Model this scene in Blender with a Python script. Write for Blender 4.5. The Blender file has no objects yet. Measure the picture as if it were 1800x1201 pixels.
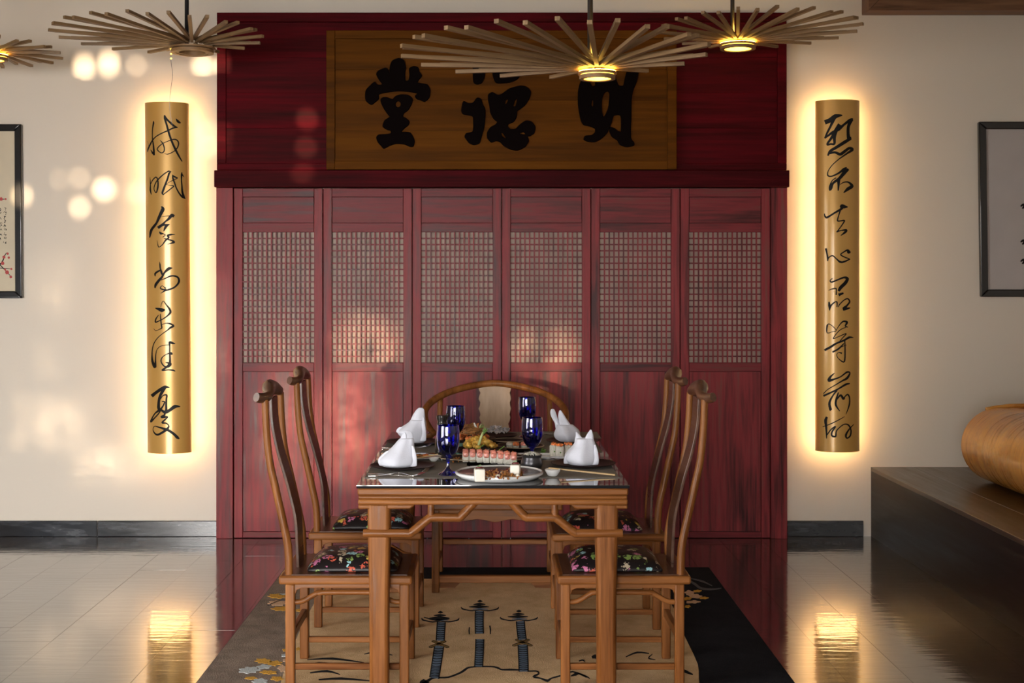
import bpy, bmesh, math, random
from mathutils import Vector, Matrix
from math import sin, cos, pi, sqrt, radians
random.seed(7)
scene = bpy.context.scene
col = scene.collection
# ---------------------------------------------------------------- camera, light, exposure
F = 2300.0; HX = 862.0; HY = 500.0; EYE = 1.55
cam_d = bpy.data.cameras.new('camera'); cam = bpy.data.objects.new('camera', cam_d); col.objects.link(cam)
cam.location = (0, 0, EYE); cam.rotation_euler = (pi/2, 0, 0)
cam_d.sensor_width = 36; cam_d.lens = F/1800*36
cam_d.shift_x = (900-HX)/1800; cam_d.shift_y = -(600.5-HY)/1800
cam_d.clip_start = .05
scene.camera = cam
scene.view_settings.view_transform = 'Standard'
scene.view_settings.look = 'None'
scene.view_settings.gamma = 1
scene.view_settings.exposure = 0.0
scene.view_settings.use_curve_mapping = False
world = bpy.data.worlds.new('world'); scene.world = world; world.use_nodes = True
world.node_tree.nodes['Background'].inputs[0].default_value = (.75, .85, 1, 1)
world.node_tree.nodes['Background'].inputs[1].default_value = 1.0
SUN_AZ, SUN_EL = .14, .05
def lamp(name, kind, loc, energy, color, size=None, rot=(0, 0, 0)):
    d = bpy.data.lights.new(name, kind); d.energy = energy; d.color = color
    if kind == 'AREA': d.shape = 'RECTANGLE'; d.size, d.size_y = size
    o = bpy.data.objects.new(name, d); o.location = loc; o.rotation_euler = rot; col.objects.link(o); return o
sun = lamp('sun', 'SUN', (0, -5, 3), 27.0, (1, .74, .48))
sun.data.angle = radians(.68)
sun.rotation_euler = Vector((SUN_AZ, 1, -SUN_EL)).to_track_quat('-Z', 'Y').to_euler()
LEFT_W, REAR_W = 56.0, 24.0
for i in range(3):   # daylight through the three panes of the left window
    lamp('daylight_left', 'AREA', (-4.38, .75+1.1*i, 1.45), LEFT_W, (1, .95, .88), (2.3, .98), (0, -pi/2+radians(6), 0)).data.spread = radians(120)
for i in range(4):   # daylight through the four panes of the window behind the camera
    lamp('daylight_rear', 'AREA', (-3.85+1.05*i, -2.9, 1.3), REAR_W, (1, .965, .92), (1.0, 2.0), (pi/2-radians(7), 0, 0)).data.spread = radians(58)

# ---------------------------------------------------------------- helpers
def at(px, py, Y): return Vector(((px-HX)/F*Y, Y, EYE-(py-HY)/F*Y))
def on(px, py, z):                                  # point of the plane at height z
    Y = F*(EYE-z)/(py-HY); return Vector(((px-HX)/F*Y, Y, z))
def tag(o, label=None, cat=None, group=None, kind=None):
    if label: o['label'] = label
    if cat: o['category'] = cat
    if group: o['group'] = group
    if kind: o['kind'] = kind
    return o
def empty(name, loc=(0, 0, 0), rz=0):
    o = bpy.data.objects.new(name, None); o.location = loc; o.rotation_euler = (0, 0, rz)
    o.empty_display_size = .05; col.objects.link(o); return o
def copy_tree(o, parent=None):
    c = o.copy(); col.objects.link(c); c.parent = parent
    for ch in [x for x in o.children]: copy_tree(ch, c)
    return c
class MB:
    def __init__(s): s.v = []; s.f = []
    def add(s, v, f):
        n = len(s.v); s.v += [Vector(p) for p in v]; s.f += [tuple(i+n for i in q) for q in f]; return s
    def box(s, x0, x1, y0, y1, z0, z1):
        return s.add([(x0,y0,z0),(x1,y0,z0),(x1,y1,z0),(x0,y1,z0),(x0,y0,z1),(x1,y0,z1),(x1,y1,z1),(x0,y1,z1)],
                     [(0,3,2,1),(4,5,6,7),(0,1,5,4),(1,2,6,5),(2,3,7,6),(3,0,4,7)])
    def prism(s, poly, y0, y1):                     # poly in x,z extruded along y
        n = len(poly)
        a = sum(poly[i][0]*poly[(i+1)%n][1]-poly[(i+1)%n][0]*poly[i][1] for i in range(n))
        if a < 0: poly = poly[::-1]
        v = [(p[0], y0, p[1]) for p in poly]+[(p[0], y1, p[1]) for p in poly]
        return s.add(v, [tuple(range(n)), tuple(range(2*n-1, n-1, -1))]+[(i, i+n, (i+1)%n+n, (i+1)%n) for i in range(n)])
    def tube(s, pts, rad, n=10, flat=1.0, smooth=0, up=None):
        pts = [Vector(p) for p in pts]
        if not hasattr(rad, '__len__'): rad = [rad]*len(pts)
        rad = list(rad)
        if smooth: pts, rad = crom(pts, rad, smooth)
        m = len(pts); T = []
        for i in range(m):
            t = pts[min(i+1, m-1)]-pts[max(i-1, 0)]; T.append(t.normalized())
        u = Vector(up) if up else Vector((0, 0, 1))
        if abs(u.dot(T[0])) > .95: u = Vector((0, 1, 0)) if abs(T[0].y) < .9 else Vector((1, 0, 0))
        N = (u-T[0]*u.dot(T[0])).normalized(); v = []
        for i in range(m):
            N = (N-T[i]*N.dot(T[i])).normalized(); B = T[i].cross(N)
            for k in range(n):
                a = 2*pi*k/n; v.append(pts[i]+(B*cos(a)+N*sin(a)*flat)*rad[i])
        f = [(i*n+k, i*n+(k+1)%n, (i+1)*n+(k+1)%n, (i+1)*n+k) for i in range(m-1) for k in range(n)]
        f += [tuple(range(n-1, -1, -1)), tuple(range((m-1)*n, m*n))]
        return s.add(v, f)
    def lathe(s, prof, n=32, c=(0, 0, 0), sx=1, sy=1, cap=True):
        v = []; m = len(prof)
        for r, z in prof:
            for k in range(n):
                a = 2*pi*k/n; v.append((c[0]+r*cos(a)*sx, c[1]+r*sin(a)*sy, c[2]+z))
        f = [(i*n+k, i*n+(k+1)%n, (i+1)*n+(k+1)%n, (i+1)*n+k) for i in range(m-1) for k in range(n)]
        if cap: f += [tuple(range(n-1, -1, -1)), tuple(range((m-1)*n, m*n))]
        return s.add(v, f)
    def ball(s, c, r, sx=1, sy=1, sz=1, n=10, m=6, jit=0):
        prof = [(max(r*sin(pi*i/m), 1e-4), -r*cos(pi*i/m)*sz) for i in range(m+1)]
        k = len(s.v); s.lathe(prof, n, c, sx, sy)
        if jit:
            for i in range(k, len(s.v)): s.v[i] += Vector((random.uniform(-jit, jit), random.uniform(-jit, jit), random.uniform(-jit, jit)))
        return s
    def mesh(s, name, off=(0, 0, 0)):
        me = bpy.data.meshes.new(name); off = Vector(off)
        me.from_pydata([tuple(p-off) for p in s.v], [], s.f); me.validate(); me.update(); return me
def crom(pts, w, k):
    P = [Vector(p) for p in pts]; n = len(P); o = []; ow = []
    for i in range(n-1):
        a, b, c, d = P[max(i-1, 0)], P[i], P[i+1], P[min(i+2, n-1)]
        for j in range(k):
            t = j/k
            o.append(.5*((2*b)+(c-a)*t+(2*a-5*b+4*c-d)*t*t+(3*b-a-3*c+d)*t**3)); ow.append(w[i]*(1-t)+w[i+1]*t)
    return o+[P[-1]], ow+[w[-1]]
def obj(name, mb, mat, parent=None, smooth=False, bevel=0, sub=0, seg=2, auto=None, kind=None):
    off = Vector((0, 0, 0)); q = parent
    while q: off += q.location; q = q.parent
    me = mb.mesh(name, off) if isinstance(mb, MB) else mb
    o = bpy.data.objects.new(name, me); col.objects.link(o)
    if mat: me.materials.append(mat)
    if parent: o.parent = parent
    if bevel:
        m = o.modifiers.new('bevel', 'BEVEL'); m.width = bevel; m.segments = seg; m.limit_method = 'ANGLE'; m.angle_limit = radians(35)
    if sub:
        m = o.modifiers.new('subsurf', 'SUBSURF'); m.levels = m.render_levels = sub
    if smooth or bevel:
        me.shade_smooth()
        if not smooth or auto: me.set_sharp_from_angle(angle=radians(auto or 40))
    if kind: o['kind'] = kind
    return o
def single(name, mb, mat, loc, **k):                # one mesh thing with its origin at loc
    me = mb.mesh(name, loc); o = obj(name, me, mat, **k); o.location = loc; return o
def fill2d(name, outlines, ext, bev, Y, xf):        # planar outlines with holes -> solid relief mesh
    cu = bpy.data.curves.new(name, 'CURVE'); cu.dimensions = '2D'; cu.fill_mode = 'BOTH'; cu.extrude = ext; cu.bevel_depth = bev; cu.bevel_resolution = 1
    for ol in outlines:
        pts = [xf(*p) for p in ol]
        sp = cu.splines.new('POLY'); sp.points.add(len(pts)-1); sp.use_cyclic_u = True
        for q, p in zip(sp.points, pts): q.co = (p[0], p[1], 0, 1)
    ob = bpy.data.objects.new(name, cu); col.objects.link(ob)
    bpy.context.view_layer.update()
    me = bpy.data.meshes.new_from_object(ob.evaluated_get(bpy.context.evaluated_depsgraph_get()))
    bpy.data.objects.remove(ob); me.name = name
    me.transform(Matrix(((1, 0, 0, 0), (0, 0, -1, Y), (0, 1, 0, 0), (0, 0, 0, 1))))
    return me
def closed(pts, k=4):                               # smooth closed outline
    n = len(pts); P = [Vector((p[0], p[1], 0)) for p in pts]; o = []
    for i in range(n):
        a, b, c, d = P[i-1], P[i], P[(i+1) % n], P[(i+2) % n]
        for j in range(k):
            t = j/k; m1 = (c-a)*.35; m2 = (d-b)*.35
            h00 = 2*t**3-3*t*t+1; h10 = t**3-2*t*t+t; h01 = -2*t**3+3*t*t; h11 = t**3-t*t
            q = h00*b+h10*m1+h01*c+h11*m2; o.append((q.x, q.y))
    return o

# ---------------------------------------------------------------- materials
def new_mat(name):
    m = bpy.data.materials.new(name); m.use_nodes = True
    return m, m.node_tree, m.node_tree.nodes['Principled BSDF']
def rgb(c): return (c[0], c[1], c[2], 1)
def plain(name, c, rough=.5, metal=0, spec=.5, emit=None, estr=0, trans=0, ior=1.5, coat=0, bump=0, bscale=60, var=0, sheen=0):
    m, nt, b = new_mat(name); b.inputs['Base Color'].default_value = rgb(c); b.inputs['Roughness'].default_value = rough
    b.inputs['Metallic'].default_value = metal; b.inputs['Specular IOR Level'].default_value = spec; b.inputs['IOR'].default_value = ior
    b.inputs['Transmission Weight'].default_value = trans; b.inputs['Coat Weight'].default_value = coat; b.inputs['Sheen Weight'].default_value = sheen
    if emit: b.inputs['Emission Color'].default_value = rgb(emit); b.inputs['Emission Strength'].default_value = estr
    if bump or var:
        tc = nt.nodes.new('ShaderNodeTexCoord'); n = nt.nodes.new('ShaderNodeTexNoise'); n.inputs['Scale'].default_value = bscale; n.inputs['Detail'].default_value = 4
        nt.links.new(tc.outputs['Object'], n.inputs['Vector'])
        if bump:
            bp = nt.nodes.new('ShaderNodeBump'); bp.inputs['Strength'].default_value = bump; bp.inputs['Distance'].default_value = .01
            nt.links.new(n.outputs['Fac'], bp.inputs['Height']); nt.links.new(bp.outputs[0], b.inputs['Normal'])
        if var:
            r = nt.nodes.new('ShaderNodeValToRGB'); r.color_ramp.elements[0].position = .35; r.color_ramp.elements[1].position = .65
            r.color_ramp.elements[0].color = rgb([x*(1-var) for x in c]); r.color_ramp.elements[1].color = rgb([min(1, x*(1+var)) for x in c])
            nt.links.new(n.outputs['Fac'], r.inputs[0]); nt.links.new(r.outputs[0], b.inputs['Base Color'])
    return m
def wood(name, cols, axis='z', scale=14, stretch=.07, rough=.4, rvar=.12, bump=.15, coat=0, fine=60, spec=.5, pos=None):
    m, nt, b = new_mat(name); N = nt.nodes.new; L = nt.links.new
    tc = N('ShaderNodeTexCoord'); oi = N('ShaderNodeObjectInfo'); ad = N('ShaderNodeVectorMath'); ad.operation = 'ADD'
    sc = N('ShaderNodeVectorMath'); sc.operation = 'SCALE'; sc.inputs['Scale'].default_value = 13.7
    L(oi.outputs['Random'], sc.inputs[0]); L(tc.outputs['Object'], ad.inputs[0]); L(sc.outputs[0], ad.inputs[1])
    mp = N('ShaderNodeMapping'); s = [1, 1, 1]; s['xyz'.index(axis)] = stretch; mp.inputs['Scale'].default_value = s; L(ad.outputs[0], mp.inputs[0])
    n1 = N('ShaderNodeTexNoise'); n1.inputs['Scale'].default_value = scale; n1.inputs['Detail'].default_value = 5; n1.inputs['Roughness'].default_value = .6; n1.inputs['Distortion'].default_value = .4
    n2 = N('ShaderNodeTexNoise'); n2.inputs['Scale'].default_value = scale*fine/14; n2.inputs['Detail'].default_value = 3
    L(mp.outputs[0], n1.inputs['Vector']); L(mp.outputs[0], n2.inputs['Vector'])
    mx = N('ShaderNodeMath'); mx.operation = 'MULTIPLY_ADD'; mx.inputs[1].default_value = .3; L(n2.outputs['Fac'], mx.inputs[0])
    m2 = N('ShaderNodeMath'); m2.operation = 'MULTIPLY'; m2.inputs[1].default_value = .7; L(n1.outputs['Fac'], m2.inputs[0]); L(m2.outputs[0], mx.inputs[2])
    r = N('ShaderNodeValToRGB'); el = r.color_ramp.elements; pos = pos or [.36+.28*i/(len(cols)-1) for i in range(len(cols))]
    while len(el) < len(cols): el.new(.5)
    for e, p, c in zip(el, pos, cols): e.position = p; e.color = rgb(c)
    L(mx.outputs[0], r.inputs[0]); L(r.outputs[0], b.inputs['Base Color'])
    mr = N('ShaderNodeMapRange'); mr.inputs['From Min'].default_value = .3; mr.inputs['From Max'].default_value = .7
    mr.inputs['To Min'].default_value = max(.02, rough-rvar); mr.inputs['To Max'].default_value = rough+rvar; L(mx.outputs[0], mr.inputs[0]); L(mr.outputs[0], b.inputs['Roughness'])
    if bump:
        bp = N('ShaderNodeBump'); bp.inputs['Strength'].default_value = bump; bp.inputs['Distance'].default_value = .004; L(mx.outputs[0], bp.inputs['Height']); L(bp.outputs[0], b.inputs['Normal'])
    b.inputs['Coat Weight'].default_value = coat; b.inputs['Coat Roughness'].default_value = .12; b.inputs['Specular IOR Level'].default_value = spec
    return m
M = {}
M['plaster'] = plain('plaster', (.74, .68, .60), .85, bump=.05, bscale=25, spec=.2)
M['ceil'] = plain('ceiling_plaster', (.42, .36, .30), .9, spec=.2, bump=.05)
M['beam'] = wood('beam_wood', [(.10, .045, .02), (.17, .08, .04), (.23, .12, .06)], 'x', 20, rough=.5)
RED = [(.045, .009, .011), (.115, .018, .021), (.20, .021, .028), (.15, .042, .038)]
M['red_z'] = wood('red_stained_wood_upright', [(.055, .011, .013), (.155, .023, .026), (.26, .029, .036), (.20, .055, .050)], 'z', 16, .06, rough=.46, bump=.12, spec=.26)
M['red_x'] = wood('red_stained_wood_level', RED, 'x', 16, .06, rough=.46, bump=.12, spec=.26)
M['red_dark'] = wood('dark_red_board', [(.03, .0015, .002), (.075, .003, .006), (.12, .004, .009)], 'x', 12, .05, rough=.6, bump=.06, spec=.06)
M['red_lintel'] = wood('dark_red_lintel', [(.025, .002, .003), (.055, .004, .006), (.09, .006, .010)], 'x', 14, .05, rough=.6, bump=.1, spec=.05)
M['back'] = plain('taupe_cloth', (.42, .32, .26), .6, var=.15, bscale=8)
M['plaque'] = wood('plaque_wood', [(.065, .020, .0018), (.105, .034, .003), (.14, .048, .005)], 'x', 10, .05, rough=.6, bump=.04, spec=.05)
M['ink'] = plain('black_lacquer', (.004, .002, .002), .8, spec=.03)
M['ink2'] = plain('black_paint', (.006, .005, .005), .5, spec=.2)
M['teak'] = wood('teak_wood', [(.10, .032, .007), (.20, .071, .017), (.29, .112, .030)], 'z', 22, .06, rough=.38, bump=.08, coat=.0, spec=.24)
M['teak_x'] = wood('teak_wood_level', [(.10, .032, .007), (.20, .071, .017), (.29, .112, .030)], 'x', 22, .06, rough=.38, bump=.08, coat=.0, spec=.24)
M['teak_y'] = wood('teak_wood_deep', [(.10, .032, .007), (.20, .071, .017), (.29, .112, .030)], 'y', 22, .06, rough=.38, bump=.08, coat=.0, spec=.24)
M['dark_teak'] = wood('dark_teak_wood', [(.045, .018, .010), (.09, .036, .018), (.13, .055, .028)], 'y', 22, .08, rough=.35, bump=.06, coat=.2)
M['pale_wood'] = wood('pale_splat_wood', [(.26, .16, .09), (.36, .235, .14), (.44, .30, .19)], 'z', 12, .1, rough=.4, bump=.05)
M['stick'] = wood('ash_stick_wood', [(.15, .085, .036), (.23, .135, .06), (.30, .185, .09)], 'x', 30, .05, rough=.55, bump=.08)
M['ring'] = wood('ring_wood', [(.22, .12, .05), (.33, .19, .085)], 'x', 30, .2, rough=.5)
M['black'] = plain('black_metal', (.010, .010, .012), .4)
M['frame'] = plain('black_frame_lacquer', (.008, .008, .010), .22, coat=.4)
M['base'] = wood('black_skirting', [(.006, .006, .008), (.014, .015, .018), (.05, .055, .065)], 'x', 9, .2, rough=.22, rvar=.12, bump=.1, coat=.5)
M['plat'] = wood('dark_platform_wood', [(.006, .004, .0035), (.012, .008, .006), (.028, .018, .013)], 'y', 10, .08, rough=.4, rvar=.1, bump=.12, coat=.0, spec=.3)
M['plat_top'] = wood('platform_top_wood', [(.022, .014, .009), (.045, .029, .018), (.075, .05, .032)], 'y', 12, .08, rough=.34, rvar=.1, bump=.08, coat=.2)
M['roll'] = wood('amber_veneer', [(.40, .155, .024), (.55, .24, .042), (.70, .36, .075)], 'z', 26, .08, rough=.3, bump=.05, coat=.25, fine=90)
M['led'] = plain('warm_led', (1, .8, .5), .5, emit=(1, .62, .25), estr=34)
M['led_up'] = plain('yellow_led_up', (1, .8, .3), .5, emit=(1, .56, .07), estr=40)
M['led_y'] = plain('yellow_led', (1, .8, .3), .5, emit=(1, .58, .06), estr=6)
M['paper'] = plain('cream_paper', (.62, .54, .40), .6, var=.04, bscale=5)
M['paper2'] = plain('grey_paper', (.50, .46, .45), .5, var=.03, bscale=5)
M['pink'] = plain('red_blossom_ink', (.45, .05, .05), .6)
M['mat'] = plain('grey_woven_mat', (.22, .20, .175), .8, bump=.5, bscale=400, var=.2)
M['linen'] = plain('white_linen', (.72, .745, .85), .85, bump=.12, bscale=260, sheen=.2, spec=.2)
M['plate_d'] = plain('dark_plate', (.022, .011, .011), .4, spec=.3)
M['stone'] = plain('grey_glaze', (.16, .14, .14), .18, coat=.4, var=.15, bscale=30)
M['plate_w'] = plain('white_porcelain', (.78, .79, .80), .15, coat=.5)
M['rim'] = plain('ochre_rim', (.45, .36, .24), .3)
M['steel'] = plain('steel', (.75, .73, .70), .16, metal=1)
M['pewter'] = plain('pewter', (.10, .10, .11), .32, metal=.8, bump=.1)
M['blue'] = plain('cobalt_glass', (.012, .018, .50), .02, trans=1, ior=1.55, coat=1)
M['bottle'] = plain('black_bottle', (.015, .013, .012), .25, coat=.3)
M['bamboo'] = plain('pale_bamboo', (.66, .48, .26), .5)
M['rice'] = plain('rice', (.80, .78, .70), .6, bump=.8, bscale=300)
M['salmon'] = plain('salmon', (.72, .26, .20), .3, var=.35, bscale=90, coat=.4)
M['orange'] = plain('orange_topping', (.75, .20, .05), .35, var=.4, bscale=120, coat=.4)
M['green'] = plain('leaf_green', (.12, .25, .04), .5, var=.4, bscale=80)
M['pale_green'] = plain('pale_green', (.50, .58, .26), .5, var=.2)
M['yellow'] = plain('yellow_fruit', (.72, .42, .07), .35, var=.3, bscale=60, coat=.4)
M['noodle'] = plain('brown_noodle', (.38, .17, .05), .35, var=.4, bscale=40, coat=.4)
M['crumb'] = plain('amber_crumble', (.42, .17, .04), .4, var=.6, bscale=150, coat=.3)
M['berry'] = plain('dark_red_berry', (.12, .01, .015), .25, coat=.5)
M['tofu'] = plain('white_tofu', (.82, .78, .70), .4)
M['petal'] = plain('grey_white_petal', (.42, .38, .38), .5, var=.4, bscale=50)
M['celadon'] = plain('celadon', (.16, .34, .27), .2, coat=.5)
[n for n in M['roll'].node_tree.nodes if n.type == 'MAPPING'][0].inputs['Scale'].default_value = (.08, 1, .08)
def floor_mat():
    m, nt, b = new_mat('polished_floor_wood'); N = nt.nodes.new; L = nt.links.new
    tc = N('ShaderNodeTexCoord'); oi = N('ShaderNodeObjectInfo')
    geo = N('ShaderNodeNewGeometry')
    mp = N('ShaderNodeMapping'); mp.inputs['Scale'].default_value = (7, 1.0, 1)
    L(geo.outputs['Position'], mp.inputs[0])
    n1 = N('ShaderNodeTexNoise'); n1.inputs['Scale'].default_value = 3; n1.inputs['Detail'].default_value = 6; L(mp.outputs[0], n1.inputs['Vector'])
    r = N('ShaderNodeValToRGB'); r.color_ramp.elements[0].color = (.018, .011, .008, 1); r.color_ramp.elements[1].color = (.055, .038, .026, 1)
    r.color_ramp.elements[0].position = .35; r.color_ramp.elements[1].position = .7; L(n1.outputs['Fac'], r.inputs[0]); L(r.outputs[0], b.inputs['Base Color'])
    mp2 = N('ShaderNodeMapping'); mp2.inputs['Scale'].default_value = (1.6, 11, 1); L(geo.outputs['Position'], mp2.inputs[0])
    n2 = N('ShaderNodeTexNoise'); n2.inputs['Scale'].default_value = 2.2; n2.inputs['Detail'].default_value = 3; L(mp2.outputs[0], n2.inputs['Vector'])
    bp = N('ShaderNodeBump'); bp.inputs['Strength'].default_value = .30; bp.inputs['Distance'].default_value = .004; L(n2.outputs['Fac'], bp.inputs['Height'])
    L(bp.outputs[0], b.inputs['Normal']); L(bp.outputs[0], b.inputs['Coat Normal'])
    n3 = N('ShaderNodeTexNoise'); n3.inputs['Scale'].default_value = 2.5; n3.inputs['Detail'].default_value = 8; L(geo.outputs['Position'], n3.inputs['Vector'])
    mr = N('ShaderNodeMapRange'); mr.inputs['From Min'].default_value = .35; mr.inputs['From Max'].default_value = .65; mr.inputs['To Min'].default_value = .10; mr.inputs['To Max'].default_value = .19
    L(n3.outputs['Fac'], mr.inputs[0]); L(mr.outputs[0], b.inputs['Roughness'])
    b.inputs['Specular IOR Level'].default_value = .9; b.inputs['IOR'].default_value = 1.6
    b.inputs['Coat Weight'].default_value = 1; b.inputs['Coat Roughness'].default_value = .07; b.inputs['Coat IOR'].default_value = 1.6
    return m
M['floor'] = floor_mat()
def gold_mat():
    m, nt, b = new_mat('gold_leaf_scroll'); b.inputs['Base Color'].default_value = (.62, .35, .09, 1); b.inputs['Metallic'].default_value = .25
    b.inputs['Roughness'].default_value = .38; b.inputs['Coat Weight'].default_value = .35; b.inputs['Coat Roughness'].default_value = .08
    return m
M['gold'] = gold_mat()
def glass_top():
    m = plain('black_glass', (.010, .009, .010), .04, spec=.8, coat=.6); return m
M['glass'] = glass_top()
def brocade():
    m, nt, b = new_mat('floral_brocade'); N = nt.nodes.new; L = nt.links.new
    tc = N('ShaderNodeTexCoord'); oi = N('ShaderNodeObjectInfo'); ad = N('ShaderNodeVectorMath'); ad.operation = 'ADD'
    L(tc.outputs['Object'], ad.inputs[0]); L(oi.outputs['Location'], ad.inputs[1])
    ns = N('ShaderNodeTexNoise'); ns.inputs['Scale'].default_value = 55; ns.inputs['Detail'].default_value = 2; L(ad.outputs[0], ns.inputs['Vector'])
    mx = N('ShaderNodeMix'); mx.data_type = 'VECTOR'; mx.inputs['Factor'].default_value = .035
    L(ad.outputs[0], mx.inputs['A']); L(ns.outputs['Color'], mx.inputs['B'])
    v = N('ShaderNodeTexVoronoi'); v.inputs['Scale'].default_value = 25; v.inputs['Randomness'].default_value = .8; L(mx.outputs['Result'], v.inputs['Vector'])
    lt = N('ShaderNodeMath'); lt.operation = 'LESS_THAN'; lt.inputs[1].default_value = .44; L(v.outputs['Distance'], lt.inputs[0])
    v2 = N('ShaderNodeTexVoronoi'); v2.inputs['Scale'].default_value = 95; L(ad.outputs[0], v2.inputs['Vector'])
    g2 = N('ShaderNodeMath'); g2.operation = 'LESS_THAN'; g2.inputs[1].default_value = .62; L(v2.outputs['Distance'], g2.inputs[0])
    mul = N('ShaderNodeMath'); mul.operation = 'MULTIPLY'; L(lt.outputs[0], mul.inputs[0]); L(g2.outputs[0], mul.inputs[1])
    sp = N('ShaderNodeSeparateColor'); L(v.outputs['Color'], sp.inputs[0])
    r = N('ShaderNodeValToRGB'); r.color_ramp.interpolation = 'CONSTANT'
    cs = [(.55, .38, .08), (.5, .16, .30), (.20, .30, .08), (.30, .55, .60), (.5, .42, .30), (.50, .10, .06), (.01, .01, .01)]
    el = r.color_ramp.elements
    while len(el) < len(cs): el.new(.5)
    for i, c in enumerate(cs): el[i].position = i*.14; el[i].color = rgb(c)
    L(sp.outputs[0], r.inputs[0])
    mc = N('ShaderNodeMix'); mc.data_type = 'RGBA'; mc.inputs['A'].default_value = (.010, .007, .008, 1); L(mul.outputs[0], mc.inputs['Factor']); L(r.outputs[0], mc.inputs['B'])
    L(mc.outputs['Result'], b.inputs['Base Color']); b.inputs['Roughness'].default_value = .42; b.inputs['Specular IOR Level'].default_value = .3
    return m
M['brocade'] = brocade()
def pile(name, c, c2):
    m = plain(name, c, .95, bump=.6, bscale=220, spec=.02, sheen=.03); b = m.node_tree.nodes['Principled BSDF']
    b.inputs['Sheen Roughness'].default_value = .5
    nt = m.node_tree; n = nt.nodes.new('ShaderNodeTexNoise'); n.inputs['Scale'].default_value = 9; n.inputs['Detail'].default_value = 8; n.inputs['Roughness'].default_value = .75
    tc = nt.nodes.new('ShaderNodeTexCoord'); nt.links.new(tc.outputs['Object'], n.inputs['Vector'])
    r = nt.nodes.new('ShaderNodeValToRGB'); r.color_ramp.elements[0].position = .3; r.color_ramp.elements[1].position = .7
    r.color_ramp.elements[0].color = rgb(c); r.color_ramp.elements[1].color = rgb(c2); nt.links.new(n.outputs['Fac'], r.inputs[0]); nt.links.new(r.outputs[0], b.inputs['Base Color'])
    return m
M['rug_tan'] = pile('tan_pile', (.62, .41, .21), (.85, .62, .37))
M['rug_sheen'] = pile('sheen_taupe_pile', (.16, .125, .10), (.34, .27, .22))  # navy border pile with its sheen put into the colour
M['rug_navy'] = pile('navy_pile', (.004, .004, .008), (.011, .011, .016))
M['rug_black'] = pile('black_pile', (.008, .008, .010), (.016, .016, .018))
M['rug_blue'] = pile('blue_pile', (.12, .18, .27), (.19, .27, .38))
M['rug_orange'] = pile('orange_pile', (.58, .30, .04), (.72, .42, .08))
M['rug_peach'] = pile('peach_pile', (.62, .40, .25), (.70, .48, .32))
M['rug_white'] = pile('pale_pile', (.45, .50, .52), (.60, .66, .68))
M['rug_ochre'] = pile('ochre_pile', (.22, .13, .04), (.30, .19, .07))

# ---------------------------------------------------------------- room shell
WY = 8.05; XL, XR, YB, ZC = -4.5, 5.6, -3.05, 3.95
wall = lambda n, mb: tag(obj(n, mb, M['plaster']), kind='structure')
wall('wall_back', MB().box(XL-.1, XR+.1, WY, WY+.15, 0, ZC))
wall('wall_right', MB().box(XR, XR+.15, YB, WY, 0, ZC))
# the left wall with its window opening
mb = MB(); wy0, wy1, wz0, wz1 = .2, 3.5, .3, 2.6
mb.box(XL-.15, XL, YB, wy0, 0, ZC).box(XL-.15, XL, wy1, WY, 0, ZC).box(XL-.15, XL, wy0, wy1, 0, wz0).box(XL-.15, XL, wy0, wy1, wz1, ZC)
wall('wall_left', mb)
w1 = tag(empty('window_1', (XL, 1.85, wz0)), kind='structure')
for y in (wy0, 1.3, 2.4, wy1-.05): obj('window_frame', MB().box(XL-.02, XL+.06, y-.03, y+.05, wz0, wz1), M['black'], w1)
for z in (wz0, wz1-.05): obj('window_frame', MB().box(XL-.02, XL+.06, wy0, wy1, z, z+.05), M['black'], w1)
tag(obj('ceiling', MB().box(XL-.15, XR+.15, YB-.1, WY+.15, ZC, ZC+.12), M['ceil']), kind='structure')
# unseen wall behind the camera; openings added to shape low sun into spots
def spot_to_wall(px, py):
    P = at(px, py, WY); t = WY-YB
    return (P.x-SUN_AZ*t, P.z+SUN_EL*t)
holes = []
def hole(px, py, w, h):
    x, z = spot_to_wall(px, py); w /= 285.7; h /= 285.7
    if z+h/2 > ZC-.05 or x-w/2 < XL+.02 or z-h/2 < .05: return
    for (a, b, c, d) in holes:
        if abs(a-x) < (c+w)/2+.012 and abs(b-z) < (d+h)/2+.012: return
    holes.append((x, z, w, h))
for a in [(148,118,15,30),(191,112,15,30),(240,115,9,9),(357,115,20,18),(394,116,10,26),(365,230,10,8),(367,258,14,7),(102,352,13,14),(140,358,12,34),(183,333,20,20),
          (105,315,6,6),(140,312,8,8),(545,213,14,18),(543,262,14,14),(540,308,20,8),(399,236,9,12),(397,262,9,9),(240,338,8,10),(40,345,10,20)]: hole(*a)
random.seed(3)
for (cx, cy, rx, ry, sp, s) in [(650,605,62,58,11,8.0),(625,745,60,118,11.5,8.0),(690,610,40,50,17,5),(515,760,75,140,14,5.2),(505,610,55,50,20,4.5),(955,620,62,55,11,6.0),(970,665,45,25,13,6.5),
        (75,745,105,60,15,4.2),(200,815,90,50,19,4.6),(95,500,50,70,22,3.6),(395,640,16,170,15,4.6),(60,640,60,60,24,3.2),(470,880,60,45,19,3.6)]:
    gx = cx-rx
    while gx < cx+rx:                                # small openings added for broad sun patches, denser towards the middle of each group
        gy = cy-ry
        while gy < cy+ry:
            q = ((gx-cx)/rx)**2+((gy-cy)/ry)**2; k = s*(1.25-q*.75)*random.uniform(.6, 1.25)
            if q < 1: hole(gx+random.uniform(-4, 4), gy+random.uniform(-4, 4), k, k)
            gy += sp
        gx += sp
outl = [[(XL-.1, 0), (XR+.1, 0), (XR+.1, ZC), (XL-.1, ZC)]]+[[(x+w/2*cos(a), z+h/2*sin(a)) for a in [2*pi*k/10 for k in range(10)]] for (x, z, w, h) in holes]
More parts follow.
